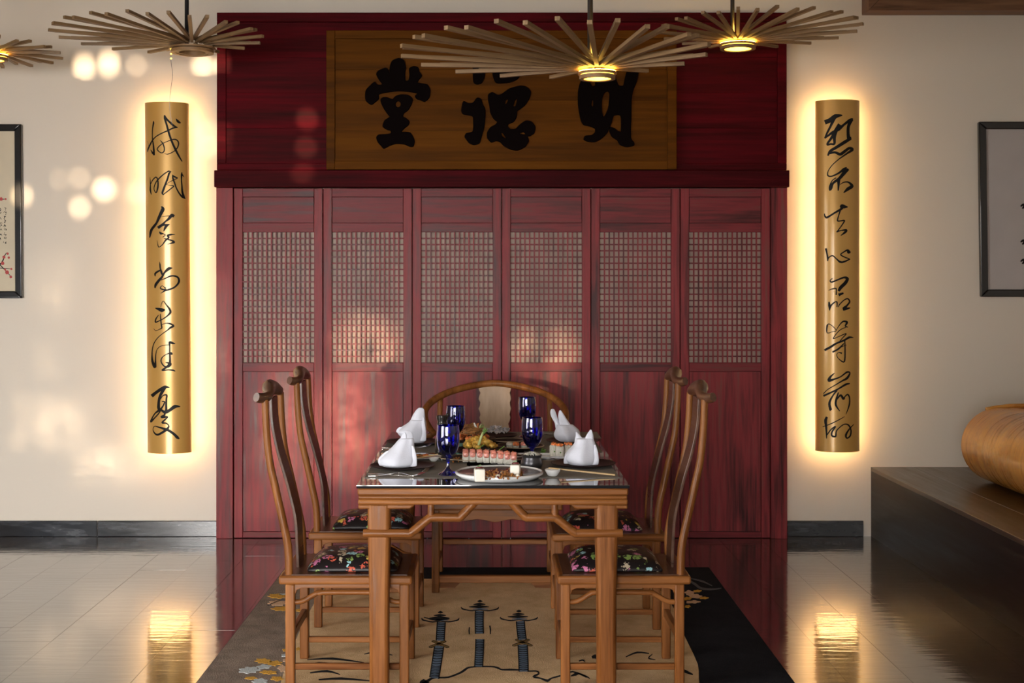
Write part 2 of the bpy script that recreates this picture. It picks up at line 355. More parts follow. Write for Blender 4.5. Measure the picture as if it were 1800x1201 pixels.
me = fill2d('wall_front_gobo', outl, .004, 0, YB, lambda a, b: (a, b)); o = obj('wall_front_gobo', me, M['plaster']); tag(o, kind='structure')
w2 = tag(empty('window_2', (-2.3, YB, .3)), kind='structure')
for i in range(5): obj('window_frame', MB().box(-4.40+1.05*i, -4.35+1.05*i, YB+.02, YB+.08, .3, 2.62), M['black'], w2)
for z in (.26, 2.6): obj('window_frame', MB().box(-4.4, -.15, YB+.02, YB+.08, z, z+.05), M['black'], w2)

# floor: a slab with planks running towards the screen
fl = tag(obj('floor', MB().box(XL, XR, YB, WY, -.06, -.018), M['plat']), kind='structure')
PW = .2535; bx0 = 1.39; cache = {}; random.seed(11)
for c in range(-22, 4):
    x0 = bx0+PW*c; x1 = x0+PW
    if x1 > 2.36: x1 = 2.36
    y = 1.051; first = random.uniform(.5, 2.2)
    while y < WY-.02:
        Lp = first or random.choice((1.6, 2.0, 2.4)); first = 0; y1 = min(y+Lp, WY-.001)
        if y1 > y+.002:
            key = (round(x1-x0, 3), round(y1-y, 3))
            if key not in cache:
                g = .0005; cache[key] = MB().box(g, x1-x0-g, g, y1-y-g, -.018, 0).mesh('floor_plank')
                cache[key].materials.append(M['floor'])
            o = bpy.data.objects.new('floor_plank', cache[key]); col.objects.link(o); o.parent = fl; o.location = (x0, y, 0)
            o.rotation_euler = (random.uniform(-.0003, .0003), random.uniform(-.0006, .0006), 0)
        y = y1
# floor behind the camera side, unseen planks joined
obj('floor_board', MB().box(XL, 2.36, YB, 1.05, -.018, 0), M['floor'], fl)

# baseboards
def baseboard(name, xa, xb, n):
    b = tag(empty(name, (xa, WY, 0)), kind='structure')
    for i in range(n):
        a0 = xa+(xb-xa)*i/n; a1 = xa+(xb-xa)*(i+1)/n
        obj('skirting_board', MB().box(a0+.0015, a1-.0015, WY-.018, WY, 0, .097), M['base'], b, bevel=.003)
baseboard('baseboard_left', at(-460, 0, WY).x, at(383, 0, WY).x, 4)
baseboard('baseboard_right', at(1382, 0, WY).x, at(1517, 0, WY).x, 1)

# ---------------------------------------------------------------- the red screen
DY = 7.97; S = F/DY
X = lambda px, Y=DY: (px-HX)*Y/F
Z = lambda py, Y=DY: EYE-(py-HY)*Y/F
def pbox(x0, x1, y0, y1, Yf, Yb, Ys=None):          # box from pixel edges on the screen plane
    Ys = Ys or DY; return MB().box(X(x0, Ys), X(x1, Ys), Yf, Yb, max(0, Z(y1, Ys)), Z(y0, Ys))
def struct(name, mb, mat, **k): return tag(obj(name, mb, mat, **k), kind='structure')
struct('trim_1', pbox(380, 409.3, 330, 960, DY, WY), M['red_z'], bevel=.003)
struct('trim_2', pbox(1355.5, 1384, 330, 960, DY, WY), M['red_z'], bevel=.003)
struct('trim_3', pbox(378, 1386, 300, 329.5, DY-.03, WY), M['red_lintel'], bevel=.004)
hd = struct('trim_4', pbox(381, 1383, 23, 299, DY+.03, WY), M['red_dark'])
for a in [(381, 1383, 22, 38), (381, 1383, 287, 299)]: obj('header_rail', pbox(*a, DY, DY+.04), M['red_dark'], hd, bevel=.003)
for a in [(381, 397, 38, 287), (1367, 1383, 38, 287)]: obj('header_stile', pbox(*a, DY, DY+.04), M['red_dark'], hd, bevel=.003)
for i in range(4): obj('header_board', pbox(397, 1367, 38.6+62.2*i, 38+62.2*(i+1)+.4, DY+.014, DY+.04), M['red_dark'], hd, bevel=.0006, seg=1)
EDG = [410, 567.2, 724.4, 881.8, 1039, 1196.2, 1355]
PX = 1/S
vbar = MB().box(-.0042, .0042, -.012, .0, 0, 1); hbar = MB().box(0, 1, -.010, .0, -.0042, .0042)
vm = vbar.mesh('lattice_bar'); vm.materials.append(M['red_z']); hm = hbar.mesh('lattice_bar'); hm.materials.append(M['red_x'])
for i in range(6):
    a, b = EDG[i]+.7, EDG[i+1]-.7; a2, b2 = a+15, b-15
    yt = DY+.012; d = tag(empty('door_%d' % (i+1), (X((a+b)/2), yt, 0)), kind='structure')
    yb = WY-.002
    for s in ((a, a2), (b2, b)): obj('stile', pbox(s[0], s[1], 331, 946.5, yt, yb), M['red_z'], d, bevel=.0025)
    for r in ((331, 346), (392, 408), (638, 653.5), (936, 946.5)): obj('rail', pbox(a2+.2, b2-.2, r[0], r[1], yt+.001, yb), M['red_x'], d, bevel=.0025)
    for (nm, ya, yz, mt) in (('top_panel', 346, 392, M['red_x']), ('lower_panel', 653.5, 936, M['red_z'])):
        mb = pbox(a2+.9, b2-.9, ya+.9, yz-.9, yt+.007, yt+.03); mb.box(X(a2), X(b2), yt+.028, yb, Z(yz), Z(ya)); obj(nm, mb, mt, d)
    obj('lattice_backing', pbox(a2, b2, 408, 638, yt+.034, yb), M['back'], d)
    W = X(b2)-X(a2); H = Z(408)-Z(638)
    for k in range(1, 15):
        o = bpy.data.objects.new('lattice_bar', vm); col.objects.link(o); o.parent = d; o.scale = (1, 1, H)
        o.location = (X(a2)+W*k/15-d.location.x, .018, Z(638))
    for k in range(1, 21):
        o = bpy.data.objects.new('lattice_bar', hm); col.objects.link(o); o.parent = d; o.scale = (W, 1, 1)
        o.location = (X(a2)-d.location.x, .0165, Z(638)+H*k/21)

# ---------------------------------------------------------------- plaque
PY = 7.93
pl = tag(empty('wooden_plaque', (X(881, PY), WY, Z(298, PY))), 'dark golden wooden plaque with three large black carved characters, above the red doors', 'plaque')
for (n, a, mt) in [('frame_side', (574, 589, 54, 298), M['plaque']), ('frame_side', (1173, 1189, 54, 298), M['plaque']),
                   ('frame_rail', (589, 1173, 54, 68.5), M['plaque']), ('frame_rail', (589, 1173, 283.5, 298), M['plaque'])]:
    obj(n, pbox(*a, PY-.012, DY+.016, PY), mt, pl, bevel=.003)
for k in range(4):
    y0 = 68.5+53.75*k; obj('board', pbox(589, 1173, y0+.1, y0+53.65, PY+.004, DY+.016, PY), M['plaque'], pl, bevel=.0004, seg=1)
def carve(ox, oy, sc, outs, label):
    f = lambda x, y: (X(ox+x/sc, PY), Z(oy+y/sc, PY))
    me = fill2d('carved_character', [closed(o_) for o_ in outs], .009, .003, PY-.005, f)
    me.transform(Matrix.Translation(-pl.location)); o = obj('carved_character', me, M['ink'], pl); o['label'] = label
circ = lambda cx, cy, rx, ry: [(cx+rx*cos(k*pi/4), cy+ry*sin(k*pi/4)) for k in range(8)]
carve(630, 90, 6.672, [
 [(470,90),(530,110),(550,180),(545,260),(550,350),(590,350),(605,290),(600,210),(650,185),(700,200),(715,250),(740,290),(700,340),(690,375),(740,385),(810,400),(840,460),(830,540),(780,590),(730,570),(690,560),(670,530),(700,495),(600,475),(480,465),(340,480),(240,505),(235,560),(190,600),(150,625),(95,585),(85,530),(95,460),(150,400),(190,370),(220,400),(270,400),(280,380),(250,340),(215,275),(240,235),(310,205),(345,215),(355,260),(370,265),(375,190),(400,120)],
 [(265,580),(290,550),(340,550),(400,570),(440,535),(500,515),(580,520),(630,560),(620,620),(580,690),(530,730),(520,770),(560,795),(595,830),(580,870),(540,900),(500,950),(560,955),(610,965),(640,1010),(655,1060),(640,1115),(600,1115),(540,1090),(440,1085),(370,1105),(300,1140),(270,1110),(235,1070),(215,1020),(240,985),(320,980),(385,970),(380,930),(340,920),(290,885),(310,820),(370,775),(340,730),(290,650)],
 circ(467,625,36,42)], 'left carved character, crowned with three strokes')
carve(800, 110, 7.507, [
 [(240,70),(300,20),(390,60),(385,190),(350,265),(290,285),(245,250)],
 [(500,130),(620,60),(840,150),(820,215),(720,260),(560,270),(520,230)],
 [(110,520),(170,545),(240,535),(290,475),(340,490),(360,560),(390,610),(395,700),(380,850),(350,960),(320,1060),(250,1085),(190,1060),(150,1010),(130,980),(150,940),(230,920),(245,850),(240,720),(200,695),(110,680),(85,630)],
 [(490,400),(560,435),(620,420),(720,350),(850,315),(930,325),(990,380),(985,450),(930,550),(860,610),(815,640),(805,720),(770,780),(700,810),(690,850),(730,885),(800,880),(850,830),(930,775),(1000,785),(1050,850),(1040,930),(990,965),(950,970),(965,1040),(920,1110),(830,1155),(740,1145),(650,1100),(600,1050),(540,1030),(480,1050),(430,1000),(425,930),(470,860),(540,820),(555,780),(510,740),(470,660),(455,560),(440,500),(440,430)],
 [(650,550),(670,490),(705,485),(680,550)], [(760,580),(790,490),(825,470),(800,580)], [(600,920),(640,940),(690,1020),(620,980)], [(845,940),(900,912),(935,950),(880,958)]],
 'middle carved character, looping strokes')
carve(1000, 100, 7.508, [
 [(165,320),(210,310),(270,330),(300,400),(350,380),(350,260),(400,200),(540,200),(600,260),(650,380),(720,385),(740,300),(780,180),(905,190),(890,320),(840,450),(820,560),(815,800),(810,1070),(850,1130),(850,1170),(760,1185),(680,1160),(640,1100),(570,1050),(540,980),(545,935),(600,950),(640,985),(690,990),(685,780),(590,775),(550,890),(500,1000),(420,1080),(340,1120),(250,1115),(200,1090),(215,1050),(300,1040),(350,990),(340,940),(260,910),(190,890),(150,790),(125,620),(125,470),(140,380)],
 [(430,560),(470,470),(520,455),(540,500),(520,680),(460,805),(430,740)], [(290,640),(300,580),(325,570),(325,640),(310,670)]],
 'right carved character, two tall halves')

# ---------------------------------------------------------------- glowing scroll lights
SE = 7.95; BULGE = .095
def scroll(pxt, pyt, pxb, pyb, hwpx, label, chars, glyphs):
    zt, zb = Z(pyt, SE), Z(pyb, SE); hw = hwpx*SE/F
    cxf = lambda z: X(pxb+(pxt-pxb)*(z-zb)/(zt-zb), SE)
    r = tag(empty('scroll_light', (cxf(zb), WY, zb)), label, 'wall light', 'glowing scroll lights either side of the screen')
    n = 28; v = []; f = []
    for z in (zb, zt):
        for q in range(2):
            for i in range(n+1):
                a = pi*i/n; k = 1-q*.03; v.append((cxf(z)-hw*k*cos(a), SE-(BULGE*k)*sin(a)+q*.0005, z))
    m = n+1
    for i in range(n):
        f += [(i, i+1, i+1+2*m, i+2*m), (m+i, m+i+2*m, m+i+1+2*m, m+i+1), (i, m+i, m+i+1, i+1), (2*m+i, 2*m+i+1, 3*m+i+1, 3*m+i)]
    f += [(0, 2*m, 3*m, m), (n, m+n, 3*m+n, 2*m+n)]
    obj('scroll_shell', MB().add(v, f), M['gold'], r, smooth=True, auto=50)
    obj('back_plate', MB().box(-.5*hw+cxf(zb), .5*hw+cxf(zb), SE+.028, WY-.003, zb+.05, zt-.05), M['black'], r)
    for s in (-1, 1):
        mb = MB(); t = .006
        for (za, zc) in ((zb+.01, (zb+zt)/2), ((zb+zt)/2, zt-.01)):
            xa, xc = cxf(za)+s*hw*.88, cxf(zc)+s*hw*.88
            mb.add([(xa-t, SE+.012, za), (xa+t, SE+.012, za), (xc+t, SE+.012, zc), (xc-t, SE+.012, zc), (xa-t, SE+.02, za), (xa+t, SE+.02, za), (xc+t, SE+.02, zc), (xc-t, SE+.02, zc)],
                   [(0,3,2,1),(4,5,6,7),(0,1,5,4),(1,2,6,5),(2,3,7,6),(3,0,4,7)])
        obj('light_strip', mb, M['led'], r)
    for z, s in ((zt-.012, 1), (zb+.012, -1)):
        obj('light_strip', MB().box(cxf(z)-hw*.85, cxf(z)+hw*.85, SE+.012, SE+.02, z-.005, z+.005), M['led'], r)
    def surf(px, py, lift):
        Y = SE-.07
        for _ in range(5):
            x, z = X(px, Y), Z(py, Y); u = max(-.97, min(.97, (x-cxf(z))/hw)); Y = SE-BULGE*sqrt(1-u*u)
        z = Z(py, Y); a = math.acos(-u); nx, ny = -cos(a)*BULGE, -sin(a)*hw; l = sqrt(nx*nx+ny*ny)
        return Vector((cxf(z)-hw*cos(a)+nx/l*lift, Y+ny/l*lift, z))
    for g, (ox, oy, sc, strokes) in enumerate(chars):
        mb = MB()
        for si, st in enumerate(strokes):
            pts, w = crom([(p[0], p[1], 0) for p in st], [p[2] for p in st], 5)
            v = []; f = []; m = len(pts); lift = .0012+.00012*(si % 5)
            for i in range(m):
                t = pts[min(i+1, m-1)]-pts[max(i-1, 0)]
                if t.length < 1e-6: t = Vector((1, 0, 0))
                t.normalize(); nn = Vector((-t.y, t.x, 0)); hw_ = max(w[i], 3)*.5
                for s in (-1, 1):
                    q = pts[i]+nn*hw_*s; v.append(surf(ox+q.x/sc, oy+q.y/sc, lift))
            f = [(2*i, 2*i+2, 2*i+3, 2*i+1) for i in range(m-1)]
            mb.add(v, f)
        o = obj('brushed_character', mb, M['ink2'], r)
    return r
L1 = [
(250,195,13.34,[[(265,235,10),(268,290,40),(245,420,25),(240,560,22),(245,680,25),(265,800,35),(275,930,45),(285,1040,30)],[(285,1045,15),(250,990,45),(200,910,8)],
 [(130,970,8),(140,900,35),(190,790,35),(245,690,28),(330,600,25),(470,520,28),(600,465,32),(720,405,35),(830,390,15)],[(125,710,6),(150,790,8),(165,830,10)],
 [(830,390,12),(740,350,50),(640,260,45),(570,190,50),(520,100,30)],[(520,105,20),(530,180,50),(575,330,45),(620,500,50),(665,640,48),(720,780,48),(790,930,50),(870,1080,38),(935,1190,20)],
 [(415,685,6),(460,730,25),(500,800,30),(520,890,28),(505,960,28),(450,985,22),(380,940,25),(355,890,25),(410,820,25),(500,755,18),(620,705,18),(730,670,28),(810,685,30),(850,750,32),(835,840,30),(780,920,25),(690,980,22),(600,1015,20),(520,1005,6)],
 [(790,180,10),(830,240,60),(880,275,50),(895,265,10)]]),
(250,290,17.16,[[(240,360,5),(245,450,20),(250,600,30),(250,760,50),(280,900,15)],
 [(250,600,20),(300,490,30),(360,410,35),(420,370,35),(465,430,40),(480,560,45),(470,700,50),(430,830,35),(390,810,25),(360,730,25),(375,620,30),(440,490,35),(530,390,40),(640,290,35),(740,220,35),(800,190,40),(880,205,8)],
 [(860,215,20),(810,260,60),(770,400,55),(710,560,55),(650,720,65),(610,850,60),(650,910,20)],[(640,895,25),(760,800,35),(860,720,35),(950,640,35),(850,620,20),(720,590,8)],
 [(720,590,10),(800,530,15),(920,465,20),(1060,400,25),(1000,370,45),(930,330,50),(915,295,15)],[(915,300,20),(925,400,50),(980,560,45),(1030,700,40),(1110,850,45),(1200,960,60),(1300,1030,10)],
 [(1300,1030,10),(1240,930,70),(1205,800,60),(1195,650,45),(1180,450,35),(1185,300,55),(1195,215,15)],[(1190,260,30),(1225,320,30),(1260,370,8)]]),
(250,355,13.34,[[(450,105,15),(485,170,90),(430,290,75),(380,400,65),(340,490,50),(290,560,60),(230,640,60),(200,720,60),(180,840,20)],[(440,350,6),(540,335,12),(640,330,20)],
 [(750,340,60),(690,320,80),(620,400,60),(540,465,35),(480,530,60),(370,610,70)],[(370,610,40),(460,550,50),(640,530,20)],[(640,530,10),(570,560,70),(530,630,50),(505,690,15)],
 [(405,700,20),(440,740,60),(500,750,20),(540,780,20),(480,830,20)],[(770,765,8),(680,765,40),(600,790,50),(620,840,40),(550,900,40),(480,1000,25),(400,1060,15),(375,1030,20),(350,900,6)],
 [(500,850,10),(600,880,30),(700,910,40),(740,945,60),(680,970,30),(590,995,6)]]),
(250,450,15.01,[[(460,150,5),(470,240,40),(480,340,40),(510,430,60),(530,500,40)],[(480,380,40),(400,420,50),(345,470,50),(345,540,20)],
 [(800,320,10),(720,330,80),(670,360,80),(590,440,50),(520,560,55),(440,650,70),(360,760,70),(340,850,30)],
 [(500,640,20),(640,580,30),(740,535,40),(850,530,45),(940,570,50),(970,660,60),(930,750,50),(830,840,45),(700,890,45),(600,920,40),(490,990,10)],
 [(620,860,50),(580,820,20),(530,790,15),(490,820,25),(490,860,35),(560,890,40),(640,890,40)]]),
(250,520,8.28,[[(190,180,8),(240,195,40),(290,210,60),(330,200,20)],[(270,170,6),(285,110,10),(310,80,10),(350,130,18),(395,190,30),(410,240,35),(370,290,22),(300,340,15),(240,370,15),(195,385,20),(200,340,20),(240,280,10)],
 [(265,265,10),(270,340,18),(280,420,20),(285,470,20),(250,490,10),(200,510,8),(170,480,6)],[(290,420,8),(350,400,12),(410,410,25),(455,440,30),(410,465,30),(370,500,18),(300,550,12)]]),
(250,520,8.28,[[(300,550,12),(230,610,12),(175,690,14),(150,780,16),(145,870,20),(150,950,35),(175,1020,45),(190,1030,40),(195,940,20),(200,850,14),(220,780,10),(280,730,10),(390,715,10)],
 [(480,700,8),(440,690,35),(400,680,35),(400,740,20),(400,830,22),(405,930,30),(395,1000,40),(340,1050,30),(290,1085,20),(380,1080,18),(450,1085,25),(480,1100,10)],
 [(430,860,30),(420,835,30),(360,850,12),(300,890,14),(275,940,18),(290,990,18),(330,1030,20),(380,1030,35),(410,990,40),(340,970,10)]]),
(250,670,10.92,[[(525,125,10),(440,115,60),(340,170,60),(250,235,60),(185,290,70)],[(440,120,60),(390,200,60),(340,300,50),(320,400,50),(315,500,60),(320,560,50),(250,620,25),(200,700,25),(170,780,40),(240,710,25),(320,620,25),(370,530,30)],
 [(340,560,40),(400,480,30),(430,400,25),(380,390,20)],[(350,350,20),(400,280,20),(470,270,35),(465,350,35),(460,450,40),(460,560,50),(430,600,60)],
 [(730,490,10),(630,490,70),(540,550,60),(450,600,60),(370,560,40),(330,540,50)],
 [(430,600,40),(430,650,35),(370,690,45),(430,690,45),(490,690,20),(440,740,30),(385,800,35),(460,810,25),(510,860,25),(480,920,50),(400,980,45),(300,1030,40),(240,1000,28),(210,930,12),(240,870,16),(330,890,28),(430,920,50),(510,950,50),(610,1020,50),(670,1080,60),(715,1110,10)]])]
R1 = [
(1430,190,7.506,[[(380,95,12),(290,110,60),(220,160,60),(150,190,60)],[(280,110,60),(230,230,30),(185,320,28),(150,400,20)],[(150,400,15),(240,330,35),(330,280,45),(400,220,30),(480,160,40),(520,150,30)],
 [(345,215,50),(290,300,45),(240,390,35),(180,480,25),(230,475,25),(275,470,30),(275,380,45),(300,300,40)],[(500,150,50),(460,240,40),(455,330,40),(465,400,50),(490,400,35),(410,450,45),(300,520,40),(220,570,35),(190,630,20)],
 [(200,600,30),(280,585,30),(350,610,40),(400,580,40),(470,530,35),(510,550,40),(440,600,25),(340,670,15)]]),
(1430,190,7.506,[[(340,670,15),(250,750,12),(195,830,12),(190,890,20),(240,900,18),(330,860,25),(400,810,40),(440,800,45)],[(460,805,30),(400,860,50),(340,930,40),(260,990,30),(230,1050,45),(220,1080,30),(215,1040,25),(245,960,12),(300,920,15)],
 [(330,940,50),(330,1010,30),(325,1090,15)],[(350,1010,8),(400,980,15),(460,980,20),(505,1030,45),(450,1070,45),(395,1120,8)]]),
(1430,350,9.235,[[(555,130,8),(500,125,60),(460,120,70),(450,160,40),(350,220,30),(280,265,30),(215,300,35),(185,275,25),(180,235,15)],[(440,170,25),(410,260,18),(390,350,25),(440,355,20),(500,350,25),(470,410,20),(420,480,18),(375,540,20)],[(380,530,25),(450,510,18),(530,505,35),(510,540,40),(440,595,8)]]),
(1430,350,9.235,[[(200,800,35),(215,870,25),(230,950,30),(230,1010,15)],[(230,1000,15),(250,950,20),(310,920,20),(370,970,20),(430,1020,35),(490,1020,30),(590,975,20)],[(590,975,15),(520,950,20),(440,905,20),(490,860,20),(550,830,30),(570,860,60),(600,860,20)]]),
(1430,480,7.506,[[(250,70,10),(220,100,15),(240,120,20),(320,90,20),(400,60,25),(445,75,40),(420,130,45),(360,190,45),(330,240,30)],[(200,230,6),(250,210,15),(300,205,20)],[(300,200,15),(300,290,20)],[(395,265,20),(330,290,40)],
 [(205,380,15),(210,430,35),(215,495,10)],[(215,480,10),(240,420,20),(290,380,15),(310,390,20),(310,450,15)],[(330,450,10),(340,420,15),(400,360,15),(450,340,18),(475,380,22),(440,430,25),(400,475,50),(485,460,10)]]),
(1430,480,7.506,[[(200,670,8),(180,700,25),(180,790,12),(250,775,8),(300,760,10),(250,700,10),(200,670,12)],[(300,755,8),(340,690,12),(390,640,20),(440,650,30),(420,700,20),(455,715,8)],[(430,715,10),(340,760,12),(260,865,12),(330,840,10),(430,800,15),(380,860,12),(330,920,12)],
 [(525,855,8),(470,850,30),(400,890,25),(300,930,25),(220,980,30),(145,1020,30)],[(250,1045,20),(330,1000,25),(400,930,12)],[(435,950,8),(380,970,10),(300,1020,10)],[(410,880,15),(415,1000,18),(405,1170,20),(330,1130,10),(305,1080,10),(330,1050,8),(375,1060,25)]]),
(1430,640,8.01,[[(300,125,6),(240,180,30),(220,230,50),(290,215,25),(380,180,18),(470,115,25),(510,130,20),(470,200,35),(400,240,22),(300,300,15),(200,360,12),(140,420,12)],[(510,275,15),(450,290,30),(350,350,22),(250,400,25),(140,450,30)],
 [(330,370,25),(270,450,22),(225,550,35),(240,640,40),(245,655,20)],[(350,400,15),(320,500,30),(315,580,30),(370,665,8)],[(330,500,12),(380,440,30),(420,490,35),(440,460,15),(480,430,22),(505,480,20),(500,580,22),(455,710,6)]]),
(1430,640,8.01,[[(190,745,30),(170,800,40),(180,900,30),(185,1050,12)],[(130,885,10),(250,840,15),(350,790,14),(440,740,6)],
 [(190,1000,15),(250,920,20),(310,880,18),(260,960,25),(260,1010,25),(310,1020,25),(320,950,18),(360,900,15),(430,850,15),(490,860,22),(525,930,20),(515,1010,22),(470,1045,20),(455,1000,30),(500,920,20),(565,850,8)]])]
scroll(293.5, 182.5, 298.5, 794.5, 38.3, 'golden half-round scroll light with black brush writing, left of the red screen', L1, 7)
scroll(1471.5, 178.5, 1471.5, 792, 38.5, 'golden half-round scroll light with black brush writing, right of the red screen', R1, 8)

# ---------------------------------------------------------------- framed pictures
def picture(pts, fw, paper, label, deco):
    Yp = WY-.035; (xa, xb, ya, yb, tilt) = pts
    r = tag(empty('framed_picture', ((X((xa+xb)/2, Yp)), WY, Z(yb, Yp))), label, 'picture')
    w = fw*Yp/F; x0, x1, z0, z1 = X(xa, Yp), X(xb, Yp), Z(yb, Yp), Z(ya, Yp); sh = lambda z: tilt*(z-z0)/(z1-z0)*Yp/F
    def quad(name, xs, zs, mat, ya_, yb_, **k):
        p = [(xs[i]+sh(zs[i]), zs[i]) for i in range(len(xs))]; return obj(name, MB().prism(p, ya_, yb_), mat, r, **k)
    quad('frame_side', (x0, x0+w, x0+w, x0), (z0, z0+w, z1-w, z1), M['frame'], Yp, WY, bevel=.006)
    quad('frame_side', (x1, x1-w, x1-w, x1), (z0, z0+w, z1-w, z1), M['frame'], Yp, WY, bevel=.006)
    quad('frame_rail', (x0, x1, x1-w, x0+w), (z0, z0, z0+w, z0+w), M['frame'], Yp, WY, bevel=.006)
    quad('frame_rail', (x0, x1, x1-w, x0+w), (z1, z1, z1-w, z1-w), M['frame'], Yp, WY, bevel=.006)
    quad('paper', (x0+w*.9, x1-w*.9, x1-w*.9, x0+w*.9), (z0+w*.9, z0+w*.9, z1-w*.9, z1-w*.9), paper, Yp+.016, WY)
    for name, mb, mat in deco(Yp+.0155): obj(name, mb, mat, r, kind='stuff' if name.startswith('ink') else None)
def flat_stroke(mb, pts, Y):
    p2, w = crom([(p[0], p[1], 0) for p in pts], [p[2] for p in pts], 3); v = []; m = len(p2)
    for i in range(m):
        t = (p2[min(i+1, m-1)]-p2[max(i-1, 0)]).normalized(); nn = Vector((-t.y, t.x, 0))
        for s in (-1, 1): q = p2[i]+nn*w[i]*.5*s; v.append(at(q.x, q.y, Y))
    mb.add(v, [(2*i, 2*i+2, 2*i+3, 2*i+1) for i in range(m-1)])
def disc(mb, px, py, r, Y, n=9):
    mb.add([at(px, py, Y)]+[at(px+r*cos(2*pi*k/n)*(1+.15*(k % 2)), py+r*sin(2*pi*k/n)*(1+.15*(k % 2)), Y) for k in range(n)], [(0, 1+k, 1+(k+1) % n) for k in range(n)])
def deco_left(Y):
    br = MB(); bl = MB(); tx = MB(); random.seed(5)
    flat_stroke(br, [(-60,520,5),(-30,495,4),(-8,470,3),(3,462,2.4),(9,448,1.5),(13,444,.8)], Y); flat_stroke(br, [(0,466,2),(10,476,1.4),(19,486,.8)], Y); flat_stroke(br, [(-8,470,2),(6,472,1.2),(20,473,.7)], Y)
    flat_stroke(br, [(-60,330,4),(-25,345,3),(-5,350,2),(9,350,1)], Y)
    for (x, y, r) in [(13.5,446,2),(7,452,2.6),(15.5,453,2),(4.6,463,3),(12.5,479,3.4),(19,487,2.4),(20,473,1.8),(9,474,1.8),(-6,462,3),(-14,484,3),(-22,470,3),(2,350,3),(10,350,1.6),(-10,346,3),(-30,350,3)]: disc(bl, x, y, r, Y-.0003)
    for (cx, y0, y1) in [(8.7, 367, 430), (.5, 368, 420), (-8, 370, 425)]:
        y = y0
        while y < y1:
            for k in range(4):
                a = random.uniform(-1.8, 1.8); b = random.uniform(-2, 2); flat_stroke(tx, [(cx+a, y+b, .5), (cx+a+random.uniform(-1.5, 1.5), y+b+random.uniform(-1, 2), 1.1), (cx+a+random.uniform(-2.4, 2.4), y+b+2, .4)], Y)
            y += 7.2
    return [('ink_branch', br, M['ink2']), ('ink_blossoms', bl, M['pink']), ('ink_writing', tx, M['ink2'])]
def deco_right(Y):
    out = []; random.seed(9)
    for (cx, cy) in [(1805, 362), (1805, 425), (1805, 459)]:
        mb = MB()
        flat_stroke(mb, [(cx-11, cy+1, 2), (cx-7, cy-2, 4), (cx-2, cy-3, 3), (cx+8, cy-6, 4)], Y); flat_stroke(mb, [(cx-8, cy+5, 2), (cx-4, cy, 4), (cx+2, cy-6, 4), (cx+4, cy-12, 2)], Y)
        flat_stroke(mb, [(cx-6, cy+2, 4), (cx-1, cy+6, 3), (cx+8, cy+10, 2)], Y); flat_stroke(mb, [(cx, cy-8, 3), (cx+2, cy+4, 4), (cx-1, cy+11, 2)], Y); out.append(('brushed_character', mb, M['ink2']))
    return out
picture((-150, 38.5, 218, 524.5, -1.5), 12.5, M['paper'], 'black framed picture with red blossom branches, on the wall at the far left', deco_left)
picture((1725, 1912, 214, 522, -4), 13, M['paper2'], 'black framed picture with a column of black writing, on the wall at the right', deco_right)

# ---------------------------------------------------------------- wooden soffit above the platform
BY = 7.9; bm_ = tag(empty('trim_5', (X(1660, BY), BY, Z(18, BY))), kind='structure')
xa, za = X(1527, BY), Z(18, BY); wd = .19
obj('soffit_board', MB().prism([(xa, za), (XR, za), (XR, za+wd), (xa+wd, za+wd)], BY, WY), M['beam'], bm_, bevel=.003)
obj('soffit_board', MB().prism([(xa, za+.001), (xa+wd-.001, za+wd), (xa+wd-.001, ZC), (xa, ZC)], BY, WY), M['beam'], bm_, bevel=.003)
obj('soffit_panel', MB().box(xa+wd, XR, BY+.03, WY, za+wd, ZC), M['beam'], bm_)

